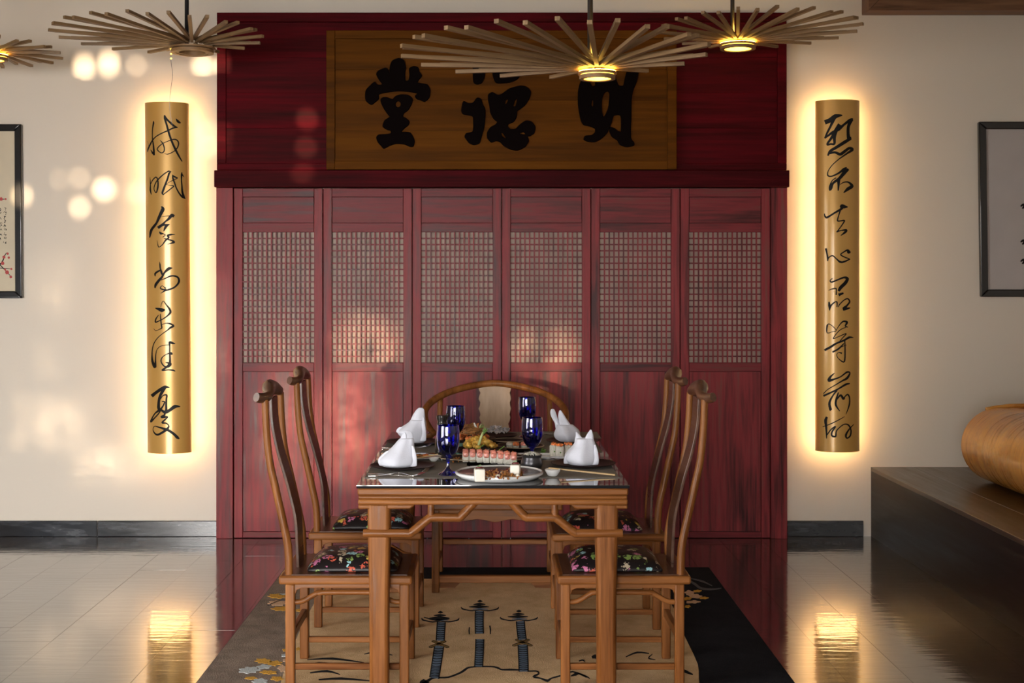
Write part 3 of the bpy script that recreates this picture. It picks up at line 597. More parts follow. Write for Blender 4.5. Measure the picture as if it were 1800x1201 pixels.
# ---------------------------------------------------------------- pendant lamps
STK = MB().box(0, 1, -.009, .009, -.0075, .0075).mesh('stick'); STK.materials.append(M['stick'])
def pendant(ring_px, h, D, off, R, label, lit, wire=False, RR=.078):
    """ring_px: ring centre in the photograph; h: height above eye; off: offset of the stick circle from the ring; R: its radius"""
    c = Vector(((ring_px-HX)/F*D, D, EYE+h-.012))
    r = tag(empty('pendant_lamp', c), label, 'pendant lamp')
    obj('rod', MB().tube([c+Vector((-.03, 0, .0)), (c.x-.03, c.y, ZC)], .0115, 10), M['black'], r, smooth=True)
    obj('bridge', MB().box(c.x-RR*.95, c.x+RR*.95, c.y-.012, c.y+.012, c.z-.004, c.z+.008), M['ring'], r)
    N = 34; lift = 0
    for k in range(N):                               # stick tips evenly spaced on a circle that is off the ring's centre
        a = 2*pi*(k+.35)/N; rr = R*(.985 if k % 2 else 1.015); tip = Vector((off[0]+rr*cos(a), off[1]+rr*sin(a))); L_ = tip.length; d = tip/L_
        o = bpy.data.objects.new('stick', STK); col.objects.link(o); o.parent = r; i0 = RR*.7
        o.scale = (L_-i0, 1, 1); o.rotation_euler = (0, 0, math.atan2(d.y, d.x)); o.location = (d.x*i0, d.y*i0, .014+.0152*(k % 2))
    def ring(z, ro, ri, t): return MB().lathe([(ri, z), (ro, z), (ro, z+t), (ri, z+t), (ri, z+.0001)], 40, c, cap=False)
    obj('ring', ring(-.036, RR*.97, RR*.74, .016), M['ring'], r, smooth=True, auto=40); obj('ring', ring(-.0165, RR*1.05, RR*.72, .010), M['ring'], r, smooth=True, auto=40)
    obj('led_ring', MB().lathe([(RR*.60, -.033), (RR*.735, -.033), (RR*.735, -.009), (RR*.60, -.009), (RR*.60, -.0329)], 40, c, cap=False), M['led_y' if lit else 'ring'], r)
    if lit > .2:
        obj('led_ring', MB().lathe([(RR*.75, -.006), (RR*1.0, -.006), (RR*1.0, -.003), (RR*.75, -.003), (RR*.75, -.0059)], 40, c, cap=False), M['led_up'], r)
        p = lamp('pendant_glow', 'POINT', c+Vector((0, 0, .055)), 2.4*lit, (1, .58, .10)); p.data.shadow_soft_size = .03
        p = lamp('pendant_glow', 'POINT', c+Vector((0, 0, .003)), 1.6*lit, (1, .58, .10)); p.data.shadow_soft_size = .01
        obj('led_ring', MB().lathe([(RR*.80, -.0195), (RR*.90, -.0195), (RR*.90, -.0165), (RR*.80, -.0165)], 40, c, cap=False), M['led_y'], r)
    if wire:
        obj('loose_wire', MB().tube([c+Vector(q) for q in [(-.105, -.03, -.015), (-.108, -.03, -.08), (-.10, -.03, -.16), (-.112, -.03, -.26), (-.115, -.03, -.34), (-.10, -.03, -.44)]], .0012, 6, smooth=4), M['pewter'], r)
        for q in [(-.107, -.032, -.02), (-.107, -.032, -.045), (-.107, -.032, -.07)]: obj('wire_bead', MB().ball(c+Vector(q), .0045), M['led_y'], r, smooth=True)
    return r
pendant(1050, .91, 5.5, (-.2, -.35), .60, 'large fan-shaped pendant lamp of wooden sticks hanging over the table, before the plaque', 1.0)
pendant(338, 1.3, 7.085, (-.12, -.26), .535, 'fan-shaped stick pendant lamp above the left scroll light, a loose wire dangling', 0, True, RR=.118)
pendant(1297, 1.35, 7.25, (.055, -.30), .525, 'fan-shaped stick pendant lamp to the upper right, before the screen corner', .9, RR=.10)
pendant(-12, 1.27, 7.15, (-.15, .0), .50, 'fan-shaped stick pendant lamp cut off by the left edge of the photo', .5)

# ---------------------------------------------------------------- raised platform and veneer roll bench
PX0 = X(1531, WY); PH = EYE-(821-HY)*WY/F
pf = tag(empty('platform', (PX0+1, 5, 0)), kind='structure')
obj('platform_front', MB().box(PX0, PX0+.03, 0, WY-.001, 0, PH-.025), M['plat'], pf)
obj('platform_core', MB().box(PX0+.03, XR, 0, WY-.001, 0, PH-.026), M['plat'], pf)
for i in range(12):
    x0 = PX0-.002+.26*i; obj('platform_board', MB().box(x0+.0008, min(x0+.2592, XR), 0, WY-.001, PH-.025, PH), M['plat_top'], pf, bevel=.002)
BX, BR, BYF, BYN = 2.66, .213, 7.42, 4.2                     # bench: veneer sheet rolled round its long side
b = tag(empty('roll_bench', (BX+.6, 6, PH)), 'low bench of curved amber veneer standing on the dark platform', 'bench')
def sheet(r0, r1, x1, y0, y1):
    pr = []
    for (rr, s) in ((r1, 1), (r0, -1)):
        a = [(BX+BR+.02-rr*sin(pi*k/24)*1.05 if k not in (0, 24) else BX+BR+.02, PH+BR-rr*cos(pi*k/24)) for k in range(25)]
        a = [(x1, PH+BR-rr)]+a+[(x1, PH+BR+rr)]; pr.append(a if s > 0 else a[::-1])
    pr = pr[0]+pr[1]; n = len(pr); v = [(p[0], y0, p[1]) for p in pr]+[(p[0], y1, p[1]) for p in pr]; h = n//2
    f = [(i, i+n, (i+1) % n+n, (i+1) % n) for i in range(n)]
    for i in range(h-1): f += [(i, i+1, n-2-i, n-1-i), (n+n-1-i, n+n-2-i, n+i+1, n+i)]
    return MB().add(v, f)
obj('veneer_shell', sheet(BR-.03, BR, BX+1.2, BYN, BYF), M['roll'], b, smooth=True, auto=50)
obj('curved_back_edge', MB().tube([(BX+.15, BYF+.0, PH+2*BR-.012), (BX+.25, BYF, PH+2*BR+.004), (BX+.4, BYF, PH+2*BR+.010), (BX+1.2, BYF, PH+2*BR+.012)], .012, 10, smooth=4), M['roll'], b, smooth=True)

# ---------------------------------------------------------------- rug
rg = tag(empty('rug', (.03, 5.6, 0)), 'dark bordered wool rug with a tan field and inlaid temple-lamp motifs, under the table', 'rug')
RT = .011; ry1, ry0 = 7.12, 3.6; rxl, rxr = -1.115, 1.19
def slab(poly, z0, z1):
    n = len(poly); v = [(p[0], p[1], z0) for p in poly]+[(p[0], p[1], z1) for p in poly]
    a = sum(poly[i][0]*poly[(i+1)%n][1]-poly[(i+1)%n][0]*poly[i][1] for i in range(n))
    if a < 0: v = [(p[0], p[1], z0) for p in poly[::-1]]+[(p[0], p[1], z1) for p in poly[::-1]]
    return MB().add(v, [tuple(range(n-1, -1, -1)), tuple(range(n, 2*n))]+[(i, (i+1) % n, (i+1) % n+n, i+n) for i in range(n)])
obj('border', slab([(rxl, ry1), (rxr, ry1), (rxr-.02, ry0), (rxl-.04, ry0)], 0, RT), M['rug_navy'], rg, bevel=.004)
obj('left_border', slab([(rxl+.002, ry1-.12), (-.6, ry1-.12), (-.6, ry0+.002), (rxl-.036, ry0+.002)], RT-.006, RT+.0008), M['rug_sheen'], rg, bevel=.001)['label'] = 'left border, pile sheen painted in taupe-grey'  # lighter tone is sheen on the navy nap, painted in
fp = closed([(-.80, 6.80), (-.3, 6.83), (.3, 6.82), (.80, 6.80), (.87, 6.3), (.86, 5.9), (.85, 5.75), (.84, 5.3), (.80, 5.0), (.76, 4.4), (.8, 3.9), (-.8, 3.9), (-.78, 4.6), (-.82, 5.2), (-.84, 5.6), (-.85, 6.2)], 3)
obj('field', slab(fp, RT-.004, RT+.0015), M['rug_tan'], rg, bevel=.001)
def rp(px, py): return on(px, py, RT+.0018)
def rribbon(mb, pts, z, k=3):
    p2, w = crom([(p[0], p[1], 0) for p in pts], [p[2] for p in pts], k); v = []; m = len(p2)
    for i in range(m):
        t = (p2[min(i+1, m-1)]-p2[max(i-1, 0)]).normalized(); ww = max(w[i], .3)*.5
        for q in (1, -1): v.append(on(p2[i].x-t.y*ww*q, p2[i].y+t.x*ww*q, z))
    v += [p-Vector((0, 0, .0016)) for p in v]; n = 2*m
    mb.add(v, [(2*i, 2*i+1, 2*i+3, 2*i+2) for i in range(m-1)]+[(2*i, 2*i+2, n+2*i+2, n+2*i) for i in range(m-1)]+[(2*i+3, 2*i+1, n+2*i+1, n+2*i+3) for i in range(m-1)])
Z1, Z2, Z3 = RT+.0022, RT+.0030, RT+.0036
oc = lambda x, y: (740+x/5.625, 1020+y/5.625)
blk = MB(); blu = MB(); och = MB()
for segs in ([(200,415),(190,600)], [(180,650),(150,850),(130,970)], [(578,305),(575,400),(578,530)], [(582,585),(578,700),(570,855)], [(982,405),(990,500),(1002,590)], [(1005,640),(1012,780),(1015,905)]):
    p = [oc(*q) for q in segs]; w = 13+2*(p[0][1] > 1130)
    rribbon(blk, [(a, b_, w+3) for a, b_ in p], Z1); rribbon(blu, [(a, b_, w-1) for a, b_ in p], Z2)
    L_ = p[-1][1]-p[0][1]; n = int(L_/3.4)
    for k in range(1, n):
        t = k/n; j = t*(len(p)-1); i = min(int(j), len(p)-2); u = j-i; cx = p[i][0]*(1-u)+p[i+1][0]*u; cy = p[i][1]*(1-u)+p[i+1][1]*u
        rribbon(blk, [(cx-w/2, cy-.5, 1.5), (cx-1, cy+.5, .8), (cx+w/2, cy-.2, 1.5)], Z3, 2)
for (cx, cy) in [(192,372), (583,262), (968,360)]:               # cloud caps
    for (dx, dy, w, t) in [(0,-55,50,22), (-5,-25,120,22), (-10,0,200,26), (5,22,150,14)]:
        x, y = oc(cx+dx, cy+dy); rribbon(blk if t > 20 else blu, [(x-w/11.2, y+.6, .8), (x, y, t/5.0), (x+w/11.2, y+.5, .8)], Z1)
    for s in (-1, 1):
        x, y = oc(cx, cy+32); rribbon(blk, [(x, y, 1), (x+s*14, y+1.5, 2), (x+s*24, y, 1.6), (x+s*31, y-2, 2.6), (x+s*33, y-5, 1)], Z1)
for (cx, cy) in [(178,630), (1003,615)]:                       # small blossoms
    x, y = oc(cx, cy); 
    for s in (-1, 1):
        for (a, b_) in ((9, -4), (14, 5)): rribbon(blk, [(x, y, 5), (x+s*a, y+b_, 4.4), (x+s*(a+4), y+b_, 1)], Z1); rribbon(och, [(x, y, 3), (x+s*a, y+b_, 2.6), (x+s*(a+3), y+b_, .6)], Z2)
    rribbon(och, [(x-7, y, 3), (x+7, y, 3)], Z2)
for l in ([(480,465,8),(475,500,10),(478,535,8)], [(680,450,10),(686,490,12),(684,535,8)]): rribbon(blk, [(*oc(a, b_), w/5) for a, b_, w in l], Z1)
hill = [(-330,1180,16),(-120,1090,14),(60,1000,22),(100,975,14),(160,965,10),(270,960,12),(380,920,14),(430,890,18),(470,865,12),(560,855,8),(700,855,10),(760,868,14),(800,885,10),(880,885,14),(960,888,10),(1060,900,8),(1140,900,10),(1165,925,12),(1110,955,16),(1180,970,10),(1250,995,20),(1290,970,10),(1380,945,12),(1500,905,10),(1640,960,12)]
rribbon(blk, [(*oc(a, b_), w/4.4) for a, b_, w in hill], Z1)
rribbon(blk, [(*oc(a, b_), w/4.4) for a, b_, w in [(60,1000,60),(40,1030,90),(10,1080,60)]], Z1)
for l in ([(1480,950,6),(1530,930,30),(1570,925,10),(1640,955,12),(1670,975,6)], [(1690,765,20),(1720,755,40),(1750,765,30)], [(1560,800,8),(1600,790,12),(1620,810,6)]): rribbon(blk, [(*oc(a, b_), w/5.6) for a, b_, w in l], Z1)
for (pts) in [[(1100,1155,1.5),(1120,1147,3),(1141,1149,1.5)], [(1195,1175,3),(1206,1181,5),(1218,1186,2)], [(1147,1150,1),(1140,1157,2.5),(1152,1160,1)], [(600,1168,1),(560,1166,4),(530,1172,2)], [(545,1183,2),(575,1180,4),(598,1186,1)], [(540,1160,1),(585,1158,4),(640,1165,1)],
              [(640,1150,1),(665,1146,3.5),(690,1152,1)], [(560,1195,2),(600,1193,4),(660,1198,1)], [(745,1085,1),(765,1090,3),(790,1088,1)]]: rribbon(blk, pts, Z1)
obj('motif_outline', blk, M['rug_black'], rg, kind='stuff'); obj('motif_blue', blu, M['rug_blue'], rg, kind='stuff'); obj('motif_blossom', och, M['rug_ochre'], rg, kind='stuff')
def leaf(px, py, w, h, mat, name, rag=.25):
    n = 22; pts = []; ph = (px*7+py) % 6; lobes = 5 if w < 26 else 7
    for k in range(n):
        a = 2*pi*k/n; q = 1+rag*.8*sin(a*lobes+ph)+.12*sin(2*a+py); pts.append(on(px+w/2*cos(a)*q, py+h/2*sin(a)*q, Z1))
    obj(name, slab([(p.x, p.y) for p in pts[::-1]], RT-.001, Z1), mat, rg)
O_, W_, P_ = M['rug_orange'], M['rug_white'], M['rug_peach']
for (x, y, w, h, m) in [(487,1048,32,7,O_),(497,1045,14,3,W_),(488,1060,34,8,P_),(495,1070,30,8,O_),(525,1073,12,4,O_),(463,1162,28,8,O_),(482,1166,26,8,O_),(438,1178,34,11,W_),(464,1172,24,7,W_),(472,1182,26,7,O_),(497,1175,16,12,P_),(441,1192,22,4,O_),(487,1193,22,7,O_),(457,1198,28,9,W_),(503,1143,13,5,O_),(500,1152,10,5,W_),(524,1141,8,5,O_),(502,1161,10,5,P_),
                        (1212,1042,18,7,P_),(1222,1048,24,6,P_),(1208,1052,14,5,O_),(1218,1058,22,5,P_),(1209,1066,10,4,O_),(1226,1039,12,4,O_),(1237,1051,14,4,O_)]:
    leaf(x, y, w, h, m, 'flower_motif' if h > 5 else 'petal_motif')
wv = MB(); rribbon(wv, [(1210,1020,2),(1222,1027,4),(1232,1034,3.5),(1250,1036,3),(1268,1034,1)], Z1); rribbon(wv, [(1215,1017,1),(1235,1022,3),(1252,1030,1)], Z1)
rribbon(wv, [(470,1065,1),(495,1055,2),(520,1058,1)], Z1); obj('wave_motif', wv, plain('dull_grey_pile', (.10, .10, .11), .95, spec=.1), rg, kind='stuff')

# ---------------------------------------------------------------- dining table
TX, TY0, TY1, HW = .0095, 4.885, 6.64, .506
tb = tag(empty('dining_table', (TX, (TY0+TY1)/2, 0)), 'golden brown teak dining table with humped stretchers, in the middle of the rug', 'table')
def ringframe(x, y0, y1, z0, z1, w): return MB().box(-x+TX, x+TX, y0, y0+w, z0, z1).box(-x+TX, x+TX, y1-w, y1, z0, z1).box(-x+TX, -x+w+TX, y0+w, y1-w, z0, z1).box(x-w+TX, x+TX, y0+w, y1-w, z0, z1)
obj('top_frame', MB().box(TX-HW, TX+HW, TY0, TY1, .760, .788), M['teak_x'], tb, bevel=.007, seg=3)
obj('moulding', MB().box(TX-HW+.003, TX+HW-.003, TY0+.003, TY1-.003, .7455, .7605), M['teak_x'], tb, bevel=.006, seg=3)
obj('moulding', MB().box(TX-HW+.001, TX+HW-.001, TY0+.001, TY1-.001, .725, .746), M['teak_x'], tb, bevel=.008, seg=3)
LX, LYn, LYf = .428, TY0+.055, TY1-.055
for sx in (-1, 1):
    for ly in (LYn, LYf):
        cx = TX+sx*LX; t, bo = .0425, .036
        def octo(h, z, c=.3): k = h*(1-c*.8); return [(cx-h, ly-k, z), (cx-k, ly-h, z), (cx+k, ly-h, z), (cx+h, ly-k, z), (cx+h, ly+k, z), (cx+k, ly+h, z), (cx-k, ly+h, z), (cx-h, ly+k, z)]
        v = octo(bo, RT+.0018)+octo(bo*1.02, .4)+octo(t, .62)+octo(t, .7255); f = [tuple(range(7, -1, -1)), tuple(range(24, 32))]+[(r*8+i, r*8+(i+1) % 8, r*8+8+(i+1) % 8, r*8+8+i) for r in range(3) for i in range(8)]
        obj('leg', MB().add(v, f), M['teak'], tb, bevel=.006, seg=2)
        # corner spandrel strip under the mouldings
        x_in = TX+sx*(HW-.215); x_out = TX+sx*(HW-.001)
        obj('corner_strip', MB().prism([(x_out, .7245), (x_out, .708), (x_in+sx*.02, .708), (x_in, .7245)], ly-.04, ly+.03), M['teak_x'], tb, bevel=.005)
def hump(y):
    m = MB(); r = .0165
    pts = [(-.484,.617),(-.47,.617),(-.33,.617),(-.305,.62),(-.245,.668),(-.222,.676),(-.14,.676),(-.118,.682),(-.062,.742)]
    for s in (-1, 1):
        m.tube([(TX+s*a, y, z) for a, z in pts], [r*.9]+[r]*8, 12, smooth=4)
        m.tube([(TX+s*.232, y, .675), (TX+s*.232, y, .735)], [.014, .0115], 10)
    return m
for y in (LYn-.035, LYf+.035): obj('humped_stretcher', hump(y), M['teak_x'], tb, smooth=True, auto=60)
for s in (-1, 1):
    x = TX+s*(LX+.035); m = MB()
    m.tube([(x, LYn-.04, .617), (x, LYn+.16, .617), (x, LYn+.25, .676), (x, LYn+.45, .676), (x, LYf-.45, .676), (x, LYf-.25, .676), (x, LYf-.16, .617), (x, LYf+.04, .617)], .0165, 12, smooth=4)
    for y in (LYn+.3, (LYn+LYf)/2, LYf-.3): m.tube([(x, y, .675), (x, y, .735)], .0125, 10)
    obj('humped_stretcher', m, M['teak_y'], tb, smooth=True, auto=60)
GT = .800
single('glass_tabletop', MB().box(TX-HW-.004, TX+HW+.004, TY0-.004, TY1+.004, .7972, GT), M['glass'], (TX, (TY0+TY1)/2, .7885))
obj('backing_sheet', MB().box(TX-HW-.0035, TX+HW+.0035, TY0-.0035, TY1+.0035, .7885, .7972), plain('dark_glass_edge', (.006, .006, .008), .6, spec=.1), bpy.data.objects['glass_tabletop'])
tag(bpy.data.objects['glass_tabletop'], 'sheet of dark reflecting glass lying on the dining table', 'tabletop')

# ---------------------------------------------------------------- side chairs
def side_chair():
    r = empty('dining_chair'); sv = .215; su = .254; ks = .19
    obj('seat_frame', MB().box(-su, su, -sv, sv, .397, .430), M['teak_x'], r, bevel=.009, seg=3)
    obj('seat_board', MB().box(-su+.02, su-.02, -sv+.02, sv-.02, .428, .4318), M['dark_teak'], r)
    cu = MB(); nx, ny = 12, 10; v = []; f = []
    for lay in (0, 1):
        for i in range(nx+1):
            for j in range(ny+1):
                a, b_ = 2*i/nx-1, 2*j/ny-1; e = (1-abs(a)**4)*(1-abs(b_)**4)
                x = .02+a*.178*(1 if not lay else .985); y = b_*.165*(1 if not lay else .985)
                if lay: z = .447+.040*max(0, e)**.45+.008*(1-a*a)*(1-b_*b_)
                else: z = .4322
                v.append((x, y, z))
    g = lambda l, i, j: l*(nx+1)*(ny+1)+i*(ny+1)+j
    for i in range(nx):
        for j in range(ny): f += [(g(1,i,j), g(1,i+1,j), g(1,i+1,j+1), g(1,i,j+1)), (g(0,i,j), g(0,i,j+1), g(0,i+1,j+1), g(0,i+1,j))]
    for i in range(nx): f += [(g(0,i,0), g(0,i+1,0), g(1,i+1,0), g(1,i,0)), (g(0,i+1,ny), g(0,i,ny), g(1,i,ny), g(1,i+1,ny))]
    for j in range(ny): f += [(g(0,0,j+1), g(0,0,j), g(1,0,j), g(1,0,j+1)), (g(0,nx,j), g(0,nx,j+1), g(1,nx,j+1), g(1,nx,j))]
    cu.add(v, f); obj('cushion', cu, M['brocade'], r, smooth=True, sub=1)
    for u in (-.2115, .2235):
        for s in (-1, 1):
            obj('leg', MB().box(u-.018, u+.018, s*ks-.018, s*ks+.018, 0, .3975), M['teak'], r, bevel=.005)
    # back posts
    prof = [(-.218,.425),(-.222,.535),(-.244,.6457),(-.269,.759),(-.293,.870),(-.305,.991),(-.310,1.104)]
    for s in (-1, 1):
        obj('back_post', MB().tube([(u, s*(ks-.006+.0*z), z) for u, z in prof], [.0155,.0155,.0155,.015,.0145,.014,.0135], 12, smooth=4, up=(0,1,0)), M['teak'], r, smooth=True, auto=60)
    sp = [(-.202,.4305),(-.206,.53),(-.214,.6356),(-.25,.782),(-.281,.888),(-.303,1.0),(-.309,1.10)]
    p2, _ = crom([(u, 0, z) for u, z in sp], [1]*len(sp), 4); v = []
    for p in p2: w = .066; v += [(p.x-.006, -w, p.z), (p.x+.006, -w, p.z), (p.x+.006, w, p.z), (p.x-.006, w, p.z)]
    n = len(p2); f = [(3, 2, 1, 0), (4*n-4, 4*n-3, 4*n-2, 4*n-1)]+[(4*i+k, 4*i+(k+1) % 4, 4*i+4+(k+1) % 4, 4*i+4+k) for i in range(n-1) for k in range(4)]
    obj('splat', MB().add(v, f), M['dark_teak'], r, bevel=.002)
    ys = [-.232,-.21,-.17,-.12,-.07,-.03,0,.03,.07,.12,.17,.21,.232]
    us = [-.335,-.325,-.312,-.306,-.314,-.322,-.325,-.322,-.314,-.306,-.312,-.325,-.335]; zs = [1.118,1.113,1.112,1.116,1.128,1.134,1.136,1.134,1.128,1.116,1.112,1.113,1.118]
    rs = [.0145,.0155,.015,.016,.022,.026,.027,.026,.022,.016,.015,.0155,.0145]
    m = MB(); m.tube(list(zip(us, ys, zs)), rs, 12, flat=1.25, smooth=3, up=(0, 0, 1)); obj('crest_rail', m, M['dark_teak'], r, smooth=True, auto=50)
    m = MB().ball((-.346, 0, 1.137), .018, .35, 1.6, 1.1, 12, 8); obj('crest_pad', m, M['teak'], r.children[-1] if False else [q for q in r.children if q.name.startswith('crest_rail')][0], smooth=True)
    # spandrel frame and humped braces under the seat
    for s in (-1, 1):
        y = s*ks
        obj('apron', MB().prism([(-.195,.397),(.207,.397),(.207,.352),(.197,.374),(.180,.3815),(-.168,.3815),(-.185,.374),(-.195,.352)], y-.012, y+.012), M['teak_x'], r, bevel=.002)
        obj('humped_brace', MB().tube([(-.20,y,.326),(-.165,y,.329),(-.115,y,.357),(-.09,y,.362),(.10,y,.362),(.127,y,.357),(.177,y,.329),(.212,y,.326)], .0105, 8, smooth=3), M['teak_x'], r, smooth=True)
        obj('stretcher', MB().box(-.195, .207, y-.010, y+.010, .066, .090), M['teak_x'], r, bevel=.004)
    for u, z in ((-.2115, .175), (.2235, .13)):
        obj('stretcher', MB().box(u-.011, u+.011, -ks+.017, ks-.017, z, z+.034), M['teak_y'], r, bevel=.004)
        obj('apron', MB().box(u-.010, u+.010, -ks+.017, ks-.017, .372, .397), M['teak_y'], r)
    return r
ch = side_chair(); ZR = RT+.002
spots = [(-.552, 5.19, 0, 'high-backed teak side chair with brocade cushion, left side, nearest the camera'),
         (-.560, 6.06, 0, 'high-backed teak side chair with brocade cushion, left side, nearer the red screen'),
         (.510, 5.19, pi, 'high-backed teak side chair with brocade cushion, right side, nearest the camera'),
         (.528, 6.02, pi, 'high-backed teak side chair with brocade cushion, right side, nearer the red screen')]
for i, (x, y, a, lb) in enumerate(spots):
    o = copy_tree(ch) if i else ch
    o.location = (x, y, ZR); o.rotation_euler = (0, 0, a); tag(o, lb, 'chair', 'teak side chairs along the table')
    if i: pass
for o in list(bpy.data.objects):
    if o.name.startswith('dining_chair') and o.type == 'EMPTY': o.scale = (1, 1, .992)

# ---------------------------------------------------------------- horseshoe armchair at the head
AX, AYf, AYr = .024, 6.53, 7.0
ac = tag(empty('armchair', (AX, 6.77, 0)), 'teak horseshoe-backed armchair at the far head of the table', 'chair')
z0 = ZR
for s in (-1, 1):
    for y in (AYf, AYr): obj('leg', MB().box(AX+s*.297-.019, AX+s*.297+.019, y-.019, y+.019, z0, .435), M['teak'], ac, bevel=.005)
    obj('back_post', MB().tube([(AX+s*.297, AYr, .43), (AX+s*.297, AYr+.005, .7), (AX+s*.292, AYr+.01, .955)], [.016, .015, .014], 10, smooth=3), M['teak'], ac, smooth=True)
    obj('arm_post', MB().tube([(AX+s*.31, AYf+.03, .43), (AX+s*.325, AYf+.03, .6), (AX+s*.315, AYf+.03, .765)], [.015, .014, .013], 10, smooth=3), M['teak'], ac, smooth=True)
    obj('side_stretcher', MB().box(AX+s*.297-.010, AX+s*.297+.010, AYf+.02, AYr-.02, .10, .13), M['teak_y'], ac, bevel=.003)
obj('seat_frame', MB().box(AX-.335, AX+.335, AYf-.03, AYr+.03, .425, .462), M['teak_x'], ac, bevel=.009, seg=3)
me = bpy.data.objects['cushion'].data
cu = bpy.data.objects.new('cushion', me); col.objects.link(cu); cu.parent = ac; cu.location = (0, 0, .0305); cu.rotation_euler = (0, 0, pi/2); cu.scale = (1.15, 1.6, 1.0)
cu.modifiers.new('subsurf', 'SUBSURF').levels = 1
wav = [(AX-.279, .426), (AX+.279, .426), (AX+.279, .34), (AX+.262, .365), (AX+.24, .378)]+[(AX+.24-.48*k/16, .385-.012*sin(pi*k/16*3)**2-.01*(1-abs(k-8)/8)) for k in range(1, 16)]+[(AX-.24, .378), (AX-.262, .365), (AX-.279, .34)]
obj('apron', MB().prism(wav, AYf-.010, AYf+.010), M['teak_x'], ac, bevel=.002)
obj('apron', MB().box(AX-.279, AX+.279, AYr-.01, AYr+.01, .385, .426), M['teak_x'], ac)
obj('footrest', MB().box(AX-.279, AX+.279, AYf-.016, AYf+.014, .062, .098), M['teak_x'], ac, bevel=.004)
for s in (-1, 1): obj('bracket', MB().prism([(AX+s*.278, .062), (AX+s*.278, .035), (AX+s*.20, .038), (AX+s*.175, .062)], AYf-.008, AYf+.008), M['teak_x'], ac)
obj('rear_stretcher', MB().box(AX-.279, AX+.279, AYr-.010, AYr+.010, .16, .185), M['teak_x'], ac, bevel=.003)
pts = []; rad = []
for k in range(25):
    a = radians(-42+264*k/24); t = abs(k-12)/12
    pts.append((AX+.365*cos(a)*(1.0 if t < .8 else 1-.1*(t-.8)), 6.76+.315*sin(a), .770+.245*(1-t**1.55))); rad.append(.0185 if .05 < k/24 < .95 else .014)
obj('horseshoe_rail', MB().tube(pts, rad, 14, smooth=3), M['teak'], ac, smooth=True, auto=60)
sp = [(7.015, .46), (7.005, .6), (7.02, .75), (7.05, .88), (7.072, 1.0)]; p2, _ = crom([(0, y, z) for y, z in sp], [1]*5, 8); v = []
for i, p in enumerate(p2):
    w = .083+.005*sin(i*1.9)*(1 if p.z > .74 else 0)+.004*(p.z-.7); w -= .018*max(0, min(1, (.86-p.z)/.14)) if p.z > .6 else .018
    v += [(AX+.001-w, p.y-.006, p.z), (AX+.001+w, p.y-.006, p.z), (AX+.001+w, p.y+.006, p.z), (AX+.001-w, p.y+.006, p.z)]
n = len(p2); f = [(3, 2, 1, 0), (4*n-4, 4*n-3, 4*n-2, 4*n-1)]+[(4*i+k, 4*i+(k+1) % 4, 4*i+4+(k+1) % 4, 4*i+4+k) for i in range(n-1) for k in range(4)]
sp_ = obj('splat', MB().add(v, f), M['pale_wood'], ac, bevel=.002); sp_['label'] = 'pale wooden back splat with scalloped edges'

# ---------------------------------------------------------------- table setting
def T(px, py, z=GT): return on(px, py, z)
def thing(name, mb, mat, loc, label, cat, group=None, **k):
    o = single(name, mb, mat, loc, **k); return tag(o, label, cat, group)
MT = GT+.0025
def placemat(x0, x1, y0, y1, label):
    thing('placemat', MB().box(x0, x1, y0, y1, GT+.0002, MT), M['mat'], ((x0+x1)/2, (y0+y1)/2, GT), label, 'placemat', 'grey placemats', bevel=.001)
placemat(-.488, -.098, 5.06, 5.56, 'grey woven placemat at the near left place setting')
placemat(-.488, -.10, 5.84, 6.34, 'grey woven placemat at the far left place setting')
placemat(.150, .500, 5.06, 5.56, 'grey woven placemat at the near right place setting')
placemat(.150, .500, 5.84, 6.34, 'grey woven placemat at the far right place setting')
placemat(-.15, .54, 6.36, 6.63, 'grey woven placemat at the far head of the table')
def plate(c, r, mat, label, z=MT, h=.014, name='plate', cat='plate', sx=1, sy=1, group=None, rim=None):
    prof = [(r*.55, 0), (r*.62, .001), (r*.97, h*.8), (r, h), (r*.985, h*1.08), (r*.93, h*.82), (r*.66, .0045), (.001, .0042)]
    o = thing(name, MB().lathe(prof, 48, (c[0], c[1], z), sx, sy), mat, (c[0], c[1], z), label, cat, group, smooth=True, auto=60)
    if rim:
        pts = [(c[0]+r*sx*cos(2*pi*k/48), c[1]+r*sy*sin(2*pi*k/48), z+h*1.0) for k in range(49)]
        obj('rim', MB().tube(pts, .0022, 6), rim, o, smooth=True)['label'] = 'ochre glazed rim'
    return o
pn = {}
for key, px, py, r, lb in [('fl', 708, 818, .132, 'round dark plate at the near left setting, under a folded napkin'), ('bl', 727, 776, .128, 'round dark plate at the far left setting, under a folded napkin'),
                           ('fr', 1025, 814, .134, 'round dark plate at the near right setting, under a folded napkin'), ('br', 1006, 774, .128, 'round dark plate at the far right setting, under a folded napkin')]:
    c = T(px, py, MT+.012); pn[key] = c; plate(c, r, M['plate_d'], lb, group='dark dinner plates')
